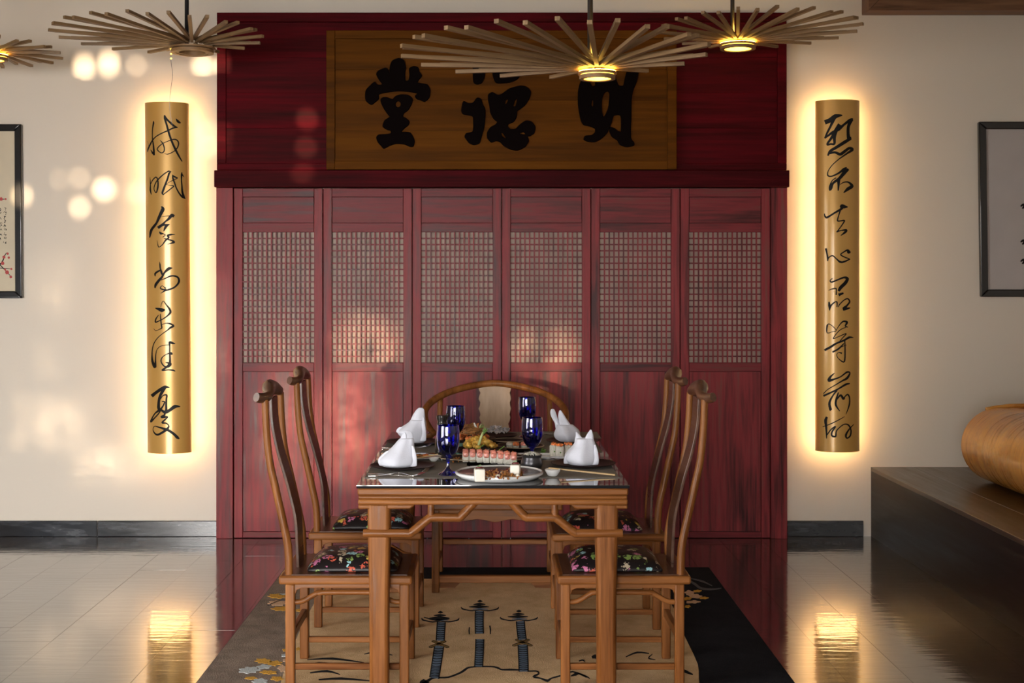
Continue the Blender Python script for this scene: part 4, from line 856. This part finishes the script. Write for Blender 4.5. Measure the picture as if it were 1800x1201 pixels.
def napkin(c, D, rings, ears, label, flaps=()):
    """rings: (pixel y, left, right); built as a soft pleated body with pointed ears at distance D"""
    def PT(px, py): return ((px-HX)/F*D, EYE-(py-HY)/F*D)
    mb = MB()
    def loft(rg, dep, n=20, ph=0, pleat=.17, oy=0):
        pts = [Vector((p[1], p[2], p[0])) for p in rg]; q, _ = crom(pts, [1]*len(pts), 3); v = []; m = len(q)
        for i, p in enumerate(q):
            l = PT(p.x, p.z); rr = PT(p.y, p.z); cx = (l[0]+rr[0])/2; hw = abs(rr[0]-l[0])/2; t = i/(m-1)
            for k in range(n):
                a = 2*pi*k/n; g = 1+pleat*sin(a*3+ph+2.2*t)*(.4+.6*t)+pleat*.4*sin(a*7+ph)
                v.append((cx+hw*cos(a)*(1+.25*(g-1)), D+oy+hw*dep*sin(a)*g, l[1]))
        f = [(i*n+k, i*n+(k+1) % n, (i+1)*n+(k+1) % n, (i+1)*n+k) for i in range(m-1) for k in range(n)]+[tuple(range(n-1, -1, -1)), tuple(range((m-1)*n, m*n))]
        mb.add(v, f)
    loft(rings, .85)
    for i, e in enumerate(ears): loft(e, .55, 12, i*2.1, .22, oy=(-.008 if i % 2 else .006))
    for i, e in enumerate(flaps): loft(e, .35, 10, i, .1, oy=-.018-.012*i)
    zb = min(p.z for p in mb.v); dz = MT+.0052-zb
    for p in mb.v: p.z += dz*max(0, 1-(p.z-zb)/.05)
    thing('napkin', mb, M['linen'], (c.x, D, MT), label, 'napkin', 'folded white napkins', smooth=True, sub=1)
napkin(pn['fl'], pn['fl'].y, [(822,676,722),(817,665,731),(808,664,733),(799,672,731),(790,684,729),(782,692,728),(775,698,728),(770,703,727)],
       [[(778,700,727),(768,705,727),(761,709,724),(757,713,719)], [(786,697,712),(774,702,716),(765,706,715),(760,711,713)]],
       'white napkin folded to a point, on the near left plate', [[(820,667,700),(808,664,690),(798,672,684),(792,680,684)], [(820,716,734),(806,724,734),(792,725,731),(782,724,727)]])
napkin(pn['bl'], pn['bl'].y, [(777,722,745),(773,712,748),(764,700,749),(757,697,749),(750,706,749),(743,717,749),(738,721,748)],
       [[(745,719,749),(736,722,748),(728,726,747),(721,731,746),(717,736,743)]], 'white napkin with one tall rounded ear, on the far left plate', [[(760,696,716),(755,697,712),(750,702,710)], [(774,736,750),(760,741,750),(745,742,748),(732,743,746)]])
napkin(pn['fr'], pn['fr'].y, [(823,1002,1046),(818,995,1049),(809,991,1050),(800,992,1050),(791,998,1049),(783,1006,1047),(776,1010,1045),(770,1012,1042)],
       [[(784,1009,1030),(774,1010,1027),(766,1012,1020),(760,1012,1014)], [(786,1024,1046),(774,1026,1044),(765,1030,1043),(758,1035,1041),(755,1037,1039)]],
       'white napkin folded with two ears, on the near right plate', [[(820,990,1000),(810,990,1000),(802,992,1000),(796,997,1002)], [(822,1036,1051),(808,1042,1052),(792,1043,1050),(780,1043,1046)]])
napkin(pn['br'], pn['br'].y, [(777,985,1015),(772,976,1019),(764,973,1020),(757,975,1018),(751,977,1012),(746,979,1006)],
       [[(754,976,990),(744,975,984),(734,969,980),(725,967,977),(719,969,974)], [(756,984,1010),(746,983,1003),(736,981,996),(728,981,991),(721,983,986)]],
       'white napkin leaning left with a tall ear, on the far right plate', [[(772,1004,1022),(764,1006,1020),(757,1008,1016)]])
# blue goblets
def goblet():
    r = empty('goblet')
    k = 1.0; o_ = [(.0435,.187),(.0452,.165),(.0455,.14),(.0435,.115),(.036,.092),(.024,.075),(.011,.066)]
    out = [(.001, 0), (.038, 0), (.0385, .002), (.030, .007), (.014, .018), (.0068, .030), (.006, .045), (.0075, .060), (.011, .066)]+o_[::-1][1:]+[(.0425,.1935)]
    inn = [(.0405,.1935)]+[(a-.0024, b) for a, b in o_[:-1]]+[(.010,.0725),(.0005,.071)]
    obj('goblet_glass', MB().lathe(out+inn, 40), M['blue'], r, smooth=True, auto=70); return r
g0 = goblet()
for i, (px, D, lb) in enumerate([(787.5, 5.14, 'cobalt blue glass goblet at the near left, in front of the dark bottle'), (801, 5.98, 'cobalt blue glass goblet further back on the left of the table'),
                                 (935.5, 5.47, 'cobalt blue glass goblet right of centre, behind the pewter rice bowl'), (926.5, 6.42, 'cobalt blue glass goblet furthest back, right of the armchair splat')]):
    o = copy_tree(g0) if i else g0; z = MT if i in (0,) else GT
    o.location = ((px-HX)/F*D, D, MT+.0002 if px < 790 or D > 6.37 else GT+.0002); tag(o, lb, 'goblet', 'cobalt goblets')
# black bottle with a ribbed neck
c = Vector(((777-HX)/F*5.72, 5.72, GT)); prof = [(.001, 0), (.030, 0), (.031, .01), (.030, .07), (.022, .095)]
for k in range(6): prof += [(.0235, .100+.008*k), (.0215, .104+.008*k)]
prof += [(.020, .150), (.025, .165), (.025, .176), (.019, .178), (.001, .178)]
thing('bottle', MB().lathe(prof, 28, c).ball(c+Vector((.024, 0, .180)), .008), M['bottle'], c, 'small black bottle with ribbed neck, behind the near left goblet', 'bottle', smooth=True, auto=60)
# near white plate with tofu dessert
pc = Vector(((877.5-HX)/F*5.08, 5.08, GT))
pw = thing('serving_plate', MB().lathe([(.10, 0), (.155, .003), (.164, .012), (.160, .013), (.171, .0165), (.171, .024), (.166, .026), (.160, .019), (.001, .017)], 64, pc), M['plate_w'], pc, 'large white round plate at the near edge of the table, with tofu cubes', 'plate', smooth=True, auto=50)
obj('plate_well', MB().lathe([(.001, .0172), (.158, .0192), (.161, .0205), (.158, .0182), (.001, .0168)], 56, pc), M['stone'], pw, smooth=True)['label'] = 'grey glazed well of the white plate'
ZP = GT+.0175
def cube(px, py, s, h, rz, label):
    c = on(px, py, ZP); mb = MB().box(-s/2, s/2, -s/2, s/2, 0, h)
    q = Matrix.Rotation(rz, 3, 'Z'); mb.v = [q @ p+c for p in mb.v]
    o = thing('tofu_cube', mb, M['tofu'], c, label, 'tofu', 'tofu cubes on the white plate', bevel=.003)
    obj('garnish', MB().tube([c+Vector((-.012, 0, h+.004)), c+Vector((0, -.006, h+.006)), c+Vector((.012, .002, h+.004))], .0035, 6, smooth=2), M['berry'], o, smooth=True)
    obj('herb', MB().tube([c+Vector((-.010, .006, h+.002)), c+Vector((-.004, .008, h+.010)), c+Vector((.006, .006, h+.013))], .0022, 5, smooth=2), M['green'], o)
cube(843, 846, .038, .046, .12, 'white tofu cube on the left of the white plate'); cube(906, 836, .037, .042, -.15, 'white tofu cube on the right of the white plate')
random.seed(21); mb = MB(); mc = MB()
for k in range(230):
    px = random.uniform(849, 918); py = random.uniform(831, 845)-(px-850)*.03; c = on(px, py, ZP); h = .012*max(0, 1-abs(px-884)/44)
    (mb if k % 5 else mc).ball(c+Vector((0, 0, .003+random.random()*h)), random.uniform(.0025, .0055), n=6, m=4, jit=.0012)
crumb = thing('crumble', mb, M['crumb'], on(884, 840, ZP), 'golden nut crumble with berries between the two tofu cubes', 'topping', kind='stuff')
obj('berries', mc, M['berry'], crumb, kind='stuff')
for (px, py, rr) in [(875, 839, .009), (910, 838, .008), (882, 833, .006)]:
    c = on(px, py, ZP+.007); thing('cream_dollop', MB().ball(c+Vector((0, 0, .004)), rr, 1, 1, .8, 10, 6), M['tofu'], c, 'white cream dollop on the crumble, %s' % {875: 'nearest the left cube', 910: 'beside the right cube', 882: 'in the middle'}[px], 'topping', 'cream dollops', smooth=True)
# pewter bowl of rice
c = Vector(((934.5-HX)/F*5.30, 5.30, GT))
bw = thing('rice_bowl', MB().lathe([(.001, 0), (.030, 0), (.040, .008), (.0445, .022), (.043, .036), (.0385, .046), (.0385, .052), (.0425, .060), (.0405, .061), (.036, .052), (.036, .045), (.001, .045)], 40, c), M['pewter'], c, 'small pewter bowl heaped with rice, right of the white plate', 'bowl', smooth=True, auto=60)
mb = MB(); random.seed(4)
for k in range(150):
    a = random.uniform(0, 2*pi); q = sqrt(random.random())*.036; p = c+Vector((q*cos(a), q*sin(a), .056+.014*(1-(q/.036)**2)))
    d = Vector((random.uniform(-1, 1), random.uniform(-1, 1), random.uniform(-.4, .4))).normalized()*.004; mb.tube([p-d, p+d], .0022, 5)
thing('rice', mb, M['rice'], c+Vector((0, 0, .05)), 'white rice heaped in the pewter bowl', 'rice', kind='stuff')
def saucer(px, py, r, h, label, mat='plate_w', z=GT):
    c = on(px, py, z); c.y += r*.8
    thing('dipping_dish', MB().lathe([(.001, 0), (r*.5, 0), (r*.62, .003), (r*.92, h*.7), (r, h), (r*.95, h), (r*.85, h*.7), (r*.5, .006), (.001, .005)], 32, (c.x, c.y, z)), M[mat], (c.x, c.y, z), label, 'dish', 'small dipping dishes', smooth=True, auto=60)
saucer(972, 838.5, .0315, .026, 'small white dipping dish at the near right setting, chopsticks resting on it', z=MT)
saucer(762, 812, .022, .014, 'small white dipping dish behind the near left goblet', z=MT)
saucer(869, 797, .037, .012, 'white dipping dish behind the salmon rolls')
saucer(811, 790, .030, .022, 'green celadon dish left of the salmon rolls', 'celadon')
def chopstick(a, b, lb, grp, r=.0033):
    c = (Vector(a)+Vector(b))/2
    thing('chopstick', MB().tube([a, b], [r, r*.7], 8), M['bamboo'], c, lb, 'chopstick', grp, smooth=True, auto=60)
a, b = on(964, 823, GT+.030), on(1081, 835.5, MT+.0045)
chopstick(b, a, 'pale bamboo chopstick at the near right setting, the nearer of the pair', 'near right chopsticks'); chopstick(b+Vector((.0, .009, 0)), a+Vector((.002, .010, .0)), 'pale bamboo chopstick at the near right setting, the farther of the pair', 'near right chopsticks')
a, b = on(768, 799, GT+.021), on(732, 806, MT+.004)
chopstick(b, a, 'pale bamboo chopstick behind the near left goblet, the nearer of the pair', 'left chopsticks'); chopstick(b+Vector((.006, .012, 0)), a+Vector((.004, .012, 0)), 'pale bamboo chopstick behind the near left goblet, the farther of the pair', 'left chopsticks')
# cutlery
def cutlery(name, pts, ws, lb, z=MT, mat='steel', tines=0):
    P = [on(p[0], p[1], z+p[2]) for p in pts]; q, w = crom(P, ws, 4); v = []; m = len(q)
    for i in range(m):
        t = (q[min(i+1, m-1)]-q[max(i-1, 0)]).normalized(); nn = Vector((-t.y, t.x, 0)).normalized()*w[i]/2
        v += [q[i]-nn, q[i]+nn, q[i]+nn+Vector((0, 0, .0022)), q[i]-nn+Vector((0, 0, .0022))]
    f = [(3, 2, 1, 0), (4*m-4, 4*m-3, 4*m-2, 4*m-1)]+[(4*i+k, 4*i+(k+1) % 4, 4*i+4+(k+1) % 4, 4*i+4+k) for i in range(m-1) for k in range(4)]
    mb = MB().add(v, f)
    if tines:
        t = (P[-1]-P[-2]).normalized(); nn = Vector((-t.y, t.x, 0)).normalized()
        for k in (-1.5, -.5, .5, 1.5): mb.tube([P[-1]+nn*k*.0055, P[-1]+nn*k*.0055+t*.022+Vector((0, 0, .004)), P[-1]+nn*k*.005+t*.045+Vector((0, 0, .010))], [.0017, .0015, .0008], 5)
    thing(name, mb, M[mat], P[len(P)//2], lb, name, 'silver cutlery', smooth=True, auto=50)
cutlery('fork', [(648,837.5,.001),(670,837,.002),(700,832,.005),(722,837,.002),(736,835,.004),(744,831,.008)], [.013,.008,.006,.007,.018,.022], 'silver fork lying at the near left setting', tines=1)
cutlery('knife', [(648,833.5,.0),(676,834.5,.0),(700,836.5,.0),(728,838,.0)], [.016,.017,.012,.010], 'silver knife lying at the near left setting')
cutlery('fork', [(674,792,.001),(692,791,.002),(712,789,.004),(735,788,.003),(748,785,.007)], [.013,.008,.006,.012,.02], 'silver fork lying at the far left setting', tines=1)
cutlery('knife', [(673,787.5,.0),(690,788.5,.0),(706,789,.0),(720,790,.0)], [.016,.017,.012,.010], 'silver knife lying at the far left setting')
cutlery('fork', [(1070,812,.002),(1050,809,.002),(1020,806,.003),(995,809,.004),(984,809,.006)], [.013,.008,.006,.012,.02], 'silver fork lying behind the near right plate', tines=1)
cutlery('spoon', [(1058,808,.003),(1064,808,.006),(1070,809,.006),(1076,810,.002)], [.008,.018,.024,.010], 'silver spoon lying behind the near right plate')
cutlery('fork', [(1010,762,.002),(990,763,.002),(975,764,.004),(965,765,.006)], [.013,.008,.012,.02], 'silver fork lying at the far right setting', tines=1)
# salmon rolls on an oval dark plate
pc = T(856, 806, GT+.012); plate(pc, .20, M['plate_d'], 'long dark oval plate with ochre rim holding the salmon rolls', GT, .016, 'serving_platter', 'plate', 1.0, .52, rim=M['rim'])
def roll(px, py, D, w, h, i, lb):
    c = Vector(((px-HX)/F*D, D, GT+.0075)); rz = random.uniform(-.15, .15)+.12
    q = Matrix.Rotation(rz, 3, 'Z'); mb = MB().box(-w/2, w/2, -.020, .020, 0, h*.72); mb.v = [q @ p+c for p in mb.v]
    o = thing('salmon_roll', mb, M['rice'], c, lb, 'sushi roll', 'salmon-topped rolls on the oval plate', bevel=.005)
    n = 10; v = []; 
    for k in range(n+1):
        a = pi*k/n; y = -.0225*cos(a); z = h*.40+h*.55*sin(a)**.6
        for s in (-1, 1): v += [(s*w*.49, y, z), (s*w*.49, y*.82, z-.006)]
    f = []
    for k in range(n): a = 4*k; f += [(a, a+4, a+6, a+2), (a+1, a+3, a+7, a+5), (a, a+1, a+5, a+4), (a+2, a+6, a+7, a+3)]
    f += [(0, 2, 3, 1), (4*n, 4*n+1, 4*n+3, 4*n+2)]
    mb = MB().add(v, f); mb.v = [q @ p+c for p in mb.v]; obj('salmon_slice', mb, M['salmon'], o, smooth=True, sub=1)
    mb = MB(); mb.tube([q @ Vector((random.uniform(-.3, .3)*w, y, h*(.97 if abs(y) < .012 else .75)))+c for y in (-.023, -.013, 0, .012)], .0022, 6, smooth=2); obj('sauce', mb, M['orange'], o, smooth=True)
    if i % 3 == 2: obj('chive', MB().tube([c+Vector((-.006, 0, h*.95)), c+Vector((.018, .004, h+.014))], .0016, 5), M['green'], o)
names = ['first', 'second', 'third', 'fourth', 'fifth', 'sixth', 'seventh', 'eighth']; random.seed(8)
for i in range(8): roll(818.5+12.1*i, 0, 5.49-.014*i-.004*(i-3.5)**2*.3, .0275, .058, i, 'salmon-topped rice roll, %s from the left in the row' % names[i])
mb = MB()
for k in range(26): c = T(random.uniform(796, 812), random.uniform(803, 812), GT+.008); mb.ball(c, .004, n=6, m=4, jit=.001)
thing('crumble_scatter', mb, M['crumb'], T(803, 808), 'scattered golden crumbs at the left end of the oval plate', 'topping', kind='stuff')
# yellow salad with a spring onion stalk
c0 = Vector(((843-HX)/F*5.78, 5.78, GT)); plate(c0, .12, M['plate_d'], 'dark round plate under the yellow fritters', GT, .022, 'plate', 'plate')
random.seed(14); mb = MB(); mg = MB()
for k in range(60):
    a = random.uniform(0, 2*pi); q = sqrt(random.random())*.068; h = .045*(1-(q/.075)**2); p = c0+Vector((q*cos(a), q*sin(a)*.8, .030+h*random.uniform(.5, 1)))
    (mg if k % 9 == 0 else mb).ball(p, random.uniform(.010, .018), random.uniform(.8, 1.3), 1, random.uniform(.6, 1), 8, 5, jit=.003)
fr = thing('fritters', mb, M['yellow'], c0+Vector((0, 0, .02)), 'heap of yellow fritters behind the salmon rolls', 'food', smooth=True, kind='stuff'); obj('leaves', mg, M['green'], fr, smooth=True, kind='stuff')
p = lambda px, py: at(px, py, 5.72)
st = thing('spring_onion', MB().tube([p(841.5, 783), p(845, 771), p(849, 760)], [.0065, .0055, .0045], 8, smooth=2), M['pale_green'], p(841, 783), 'pale spring onion stalk standing upright in the yellow fritters', 'vegetable', smooth=True)
for q in [(856, 752), (852, 750), (858, 755)]: obj('green_tip', MB().tube([p(848, 763), p((848+q[0])/2+.6, (763+q[1])/2), p(*q)], [.0045, .004, .001], 6, smooth=2), M['green'], st, smooth=True)
# noodles
c0 = Vector(((829-HX)/F*6.14, 6.14, GT)); plate(c0, .115, M['plate_d'], 'dark round plate under the heap of noodles', GT, .028, 'plate', 'plate')
mb = MB(); random.seed(6)
for k in range(70):
    a0 = random.uniform(0, 2*pi); q = sqrt(random.random())*.05; h = .068*(1-(q/.066)**2); b0 = c0+Vector((q*cos(a0), q*sin(a0), .022+h)); r_ = random.uniform(.010, .024); t0 = random.uniform(0, 6); tl = random.uniform(-.6, .6)
    mb.tube([b0+Vector((r_*cos(t0+t), r_*sin(t0+t)*.7, r_*sin(t0+t)*tl)) for t in (0, 1, 2, 3, 4)], .0023, 5, smooth=2)
nd = thing('noodles', mb, M['noodle'], c0+Vector((0, 0, .02)), 'heap of brown fried noodles on a dark plate, far left of centre', 'noodles', smooth=True, kind='stuff')
mb = MB()
for k in range(30): a = random.uniform(0, 2*pi); q = random.uniform(.04, .08); mb.ball(c0+Vector((q*cos(a), q*sin(a)*.9, .030)), random.uniform(.008, .014), n=7, m=5, jit=.003)
obj('carrot_pieces', mb, M['orange'], nd, smooth=True, kind='stuff')
for (x, y, x2, y2, m) in [(838,752,834,745,'plate_w'),(840,752,840.5,744,'orange'),(843,752,846,745,'pale_green'),(845,753,850,747,'green'),(836,753,833.5,743.5,'tofu')]:
    obj('garnish_stick', MB().tube([at(x, y, 6.12), at(x2, y2, 6.12)], [.0035, .0028], 6), M[m], nd, smooth=True)
# dark plate with pale petals, sushi plate, empty brown-rimmed plate
c0 = Vector(((874-HX)/F*6.36, 6.36, GT)); mb = MB(); random.seed(12); plate(c0, .10, M['plate_d'], 'dark round plate with pale frilled petals, before the armchair', GT, .02, 'plate', 'plate')
for k in range(34):
    a = random.uniform(0, 2*pi); q = sqrt(random.random())*.055; p0 = c0+Vector((q*cos(a), q*sin(a), .025+.045*(1-q/.06)*random.random())); n = 7; v = [p0]; s = random.uniform(.012, .022); t = random.uniform(0, 6)
    for j in range(n): v.append(p0+Vector((s*cos(t+j*.5), s*.6*sin(t+j*.5), .008+.007*(j % 2)+random.uniform(0, .006))))
    mb.add(v, [(0, j, j+1) for j in range(1, n)])
thing('petals', mb, M['petal'], c0+Vector((0, 0, .02)), 'heap of pale grey frilled petals on a dark plate', 'food', kind='stuff')
c0 = Vector(((914-HX)/F*5.93, 5.93, GT)); plate(c0, .108, M['plate_d'], 'dark round plate with ochre rim holding three pieces of sushi', GT, .020, 'plate', 'plate', rim=M['rim'])
for (px, m, lb) in [(896, 'rice', 'white piece of sushi, leftmost on the dark plate'), (907, 'orange', 'orange-topped piece of sushi in the middle of the dark plate'), (921, 'salmon', 'pale pink piece of sushi, right on the dark plate')]:
    cc = Vector(((px-HX)/F*5.90, 5.90, GT+.0075)); o = thing('nigiri', MB().ball(cc+Vector((0, 0, .014)), .015, 1, 1.5, .95, 12, 8), M['rice'], cc, lb, 'sushi', 'pieces on the dark sushi plate', smooth=True)
    obj('topping', MB().ball(cc+Vector((0, 0, .022)), .0165, 1, 1.5, .7, 12, 8), M[m], o, smooth=True)
c0 = Vector(((868-HX)/F*6.02+.0, 6.13, GT)); plate((.085, 6.17), .075, M['plate_d'], 'small dark plate with ochre rim, empty, right of the noodles', GT, .016, 'plate', 'plate', rim=M['rim'])
# long white plate with three orange-topped rolls
p0, p1 = T(905, 797), T(1000, 803); c0 = Vector(((958-HX)/F*5.66, 5.66, GT))
mb = MB().box(c0.x-.115, c0.x+.115, c0.y-.055, c0.y+.055, GT+.0002, GT+.006).box(c0.x-.122, c0.x+.122, c0.y-.062, c0.y-.055, GT+.004, GT+.013).box(c0.x-.122, c0.x+.122, c0.y+.055, c0.y+.062, GT+.004, GT+.013).box(c0.x-.122, c0.x-.115, c0.y-.055, c0.y+.055, GT+.004, GT+.013).box(c0.x+.115, c0.x+.122, c0.y-.055, c0.y+.055, GT+.004, GT+.013)
thing('serving_platter', mb, M['plate_w'], c0, 'long rectangular white plate with orange-topped rolls, at the right', 'plate', bevel=.0015)
for i, (px, D, lb) in enumerate([(973.5, 5.665, 'orange-topped rice roll, leftmost on the white rectangular plate'), (984, 5.63, 'orange-topped rice roll, middle one on the white rectangular plate'), (999, 5.66, 'orange-topped rice roll, rightmost on the white rectangular plate')]):
    cc = Vector(((px-HX)/F*D, D, GT+.0062)); o = thing('rice_roll', MB().lathe([(.001, 0), (.0175, .001), (.0185, .008), (.0185, .042), (.016, .048), (.001, .049)], 20, cc), M['rice'], cc, lb, 'sushi roll', 'orange-topped rolls on the white plate', smooth=True, auto=60)
    mb = MB(); random.seed(30+i)
    for k in range(14): a = random.uniform(0, 2*pi); q = sqrt(random.random())*.014; mb.ball(cc+Vector((q*cos(a), q*sin(a), .050+.006*random.random())), .0055, n=7, m=5, jit=.001)
    obj('topping', mb, M['orange'], o, smooth=True, kind='stuff'); obj('herb', MB().ball(cc+Vector((.002, -.017, .022)), .004, n=6, m=4), M['green'], o)
c = T(954, 797, GT+.008); mb = MB(); random.seed(2)
for k in range(16): d = Vector((random.uniform(-1, 1), random.uniform(-1, 1), random.uniform(.3, 1.5))).normalized()*random.uniform(.010, .022); mb.tube([c, c+d], [.002, .004], 5)
thing('parsley', mb, M['green'], c, 'sprig of green parsley on the white rectangular plate', 'herb', kind='stuff')
# small food plate between the two left settings
c = T(746, 803, MT+.008); plate(c, .075, M['plate_w'], 'small pale plate with fried morsels between the left settings', MT, .010, 'plate', 'plate')
for i, (px, m, lb) in enumerate([(738, 'crumb', 'brown morsel, left on the small pale plate'), (748, 'orange', 'red morsel, right on the small pale plate')]):
    cc = T(px, 803, MT+.006); thing('morsel', MB().ball(cc+Vector((0, 0, .005)), .012, 1.5, 1, .5, 9, 6, jit=.002), M[m], cc, lb, 'food', 'morsels on the small pale plate', smooth=True)
# folded grey cloth at the head
cc = T(968, 764, MT); thing('folded_cloth', MB().box(cc.x-.07, cc.x+.05, cc.y-.03, cc.y+.035, MT, MT+.012), M['mat'], cc, 'folded grey cloth lying on the far head placemat', 'cloth', bevel=.004)
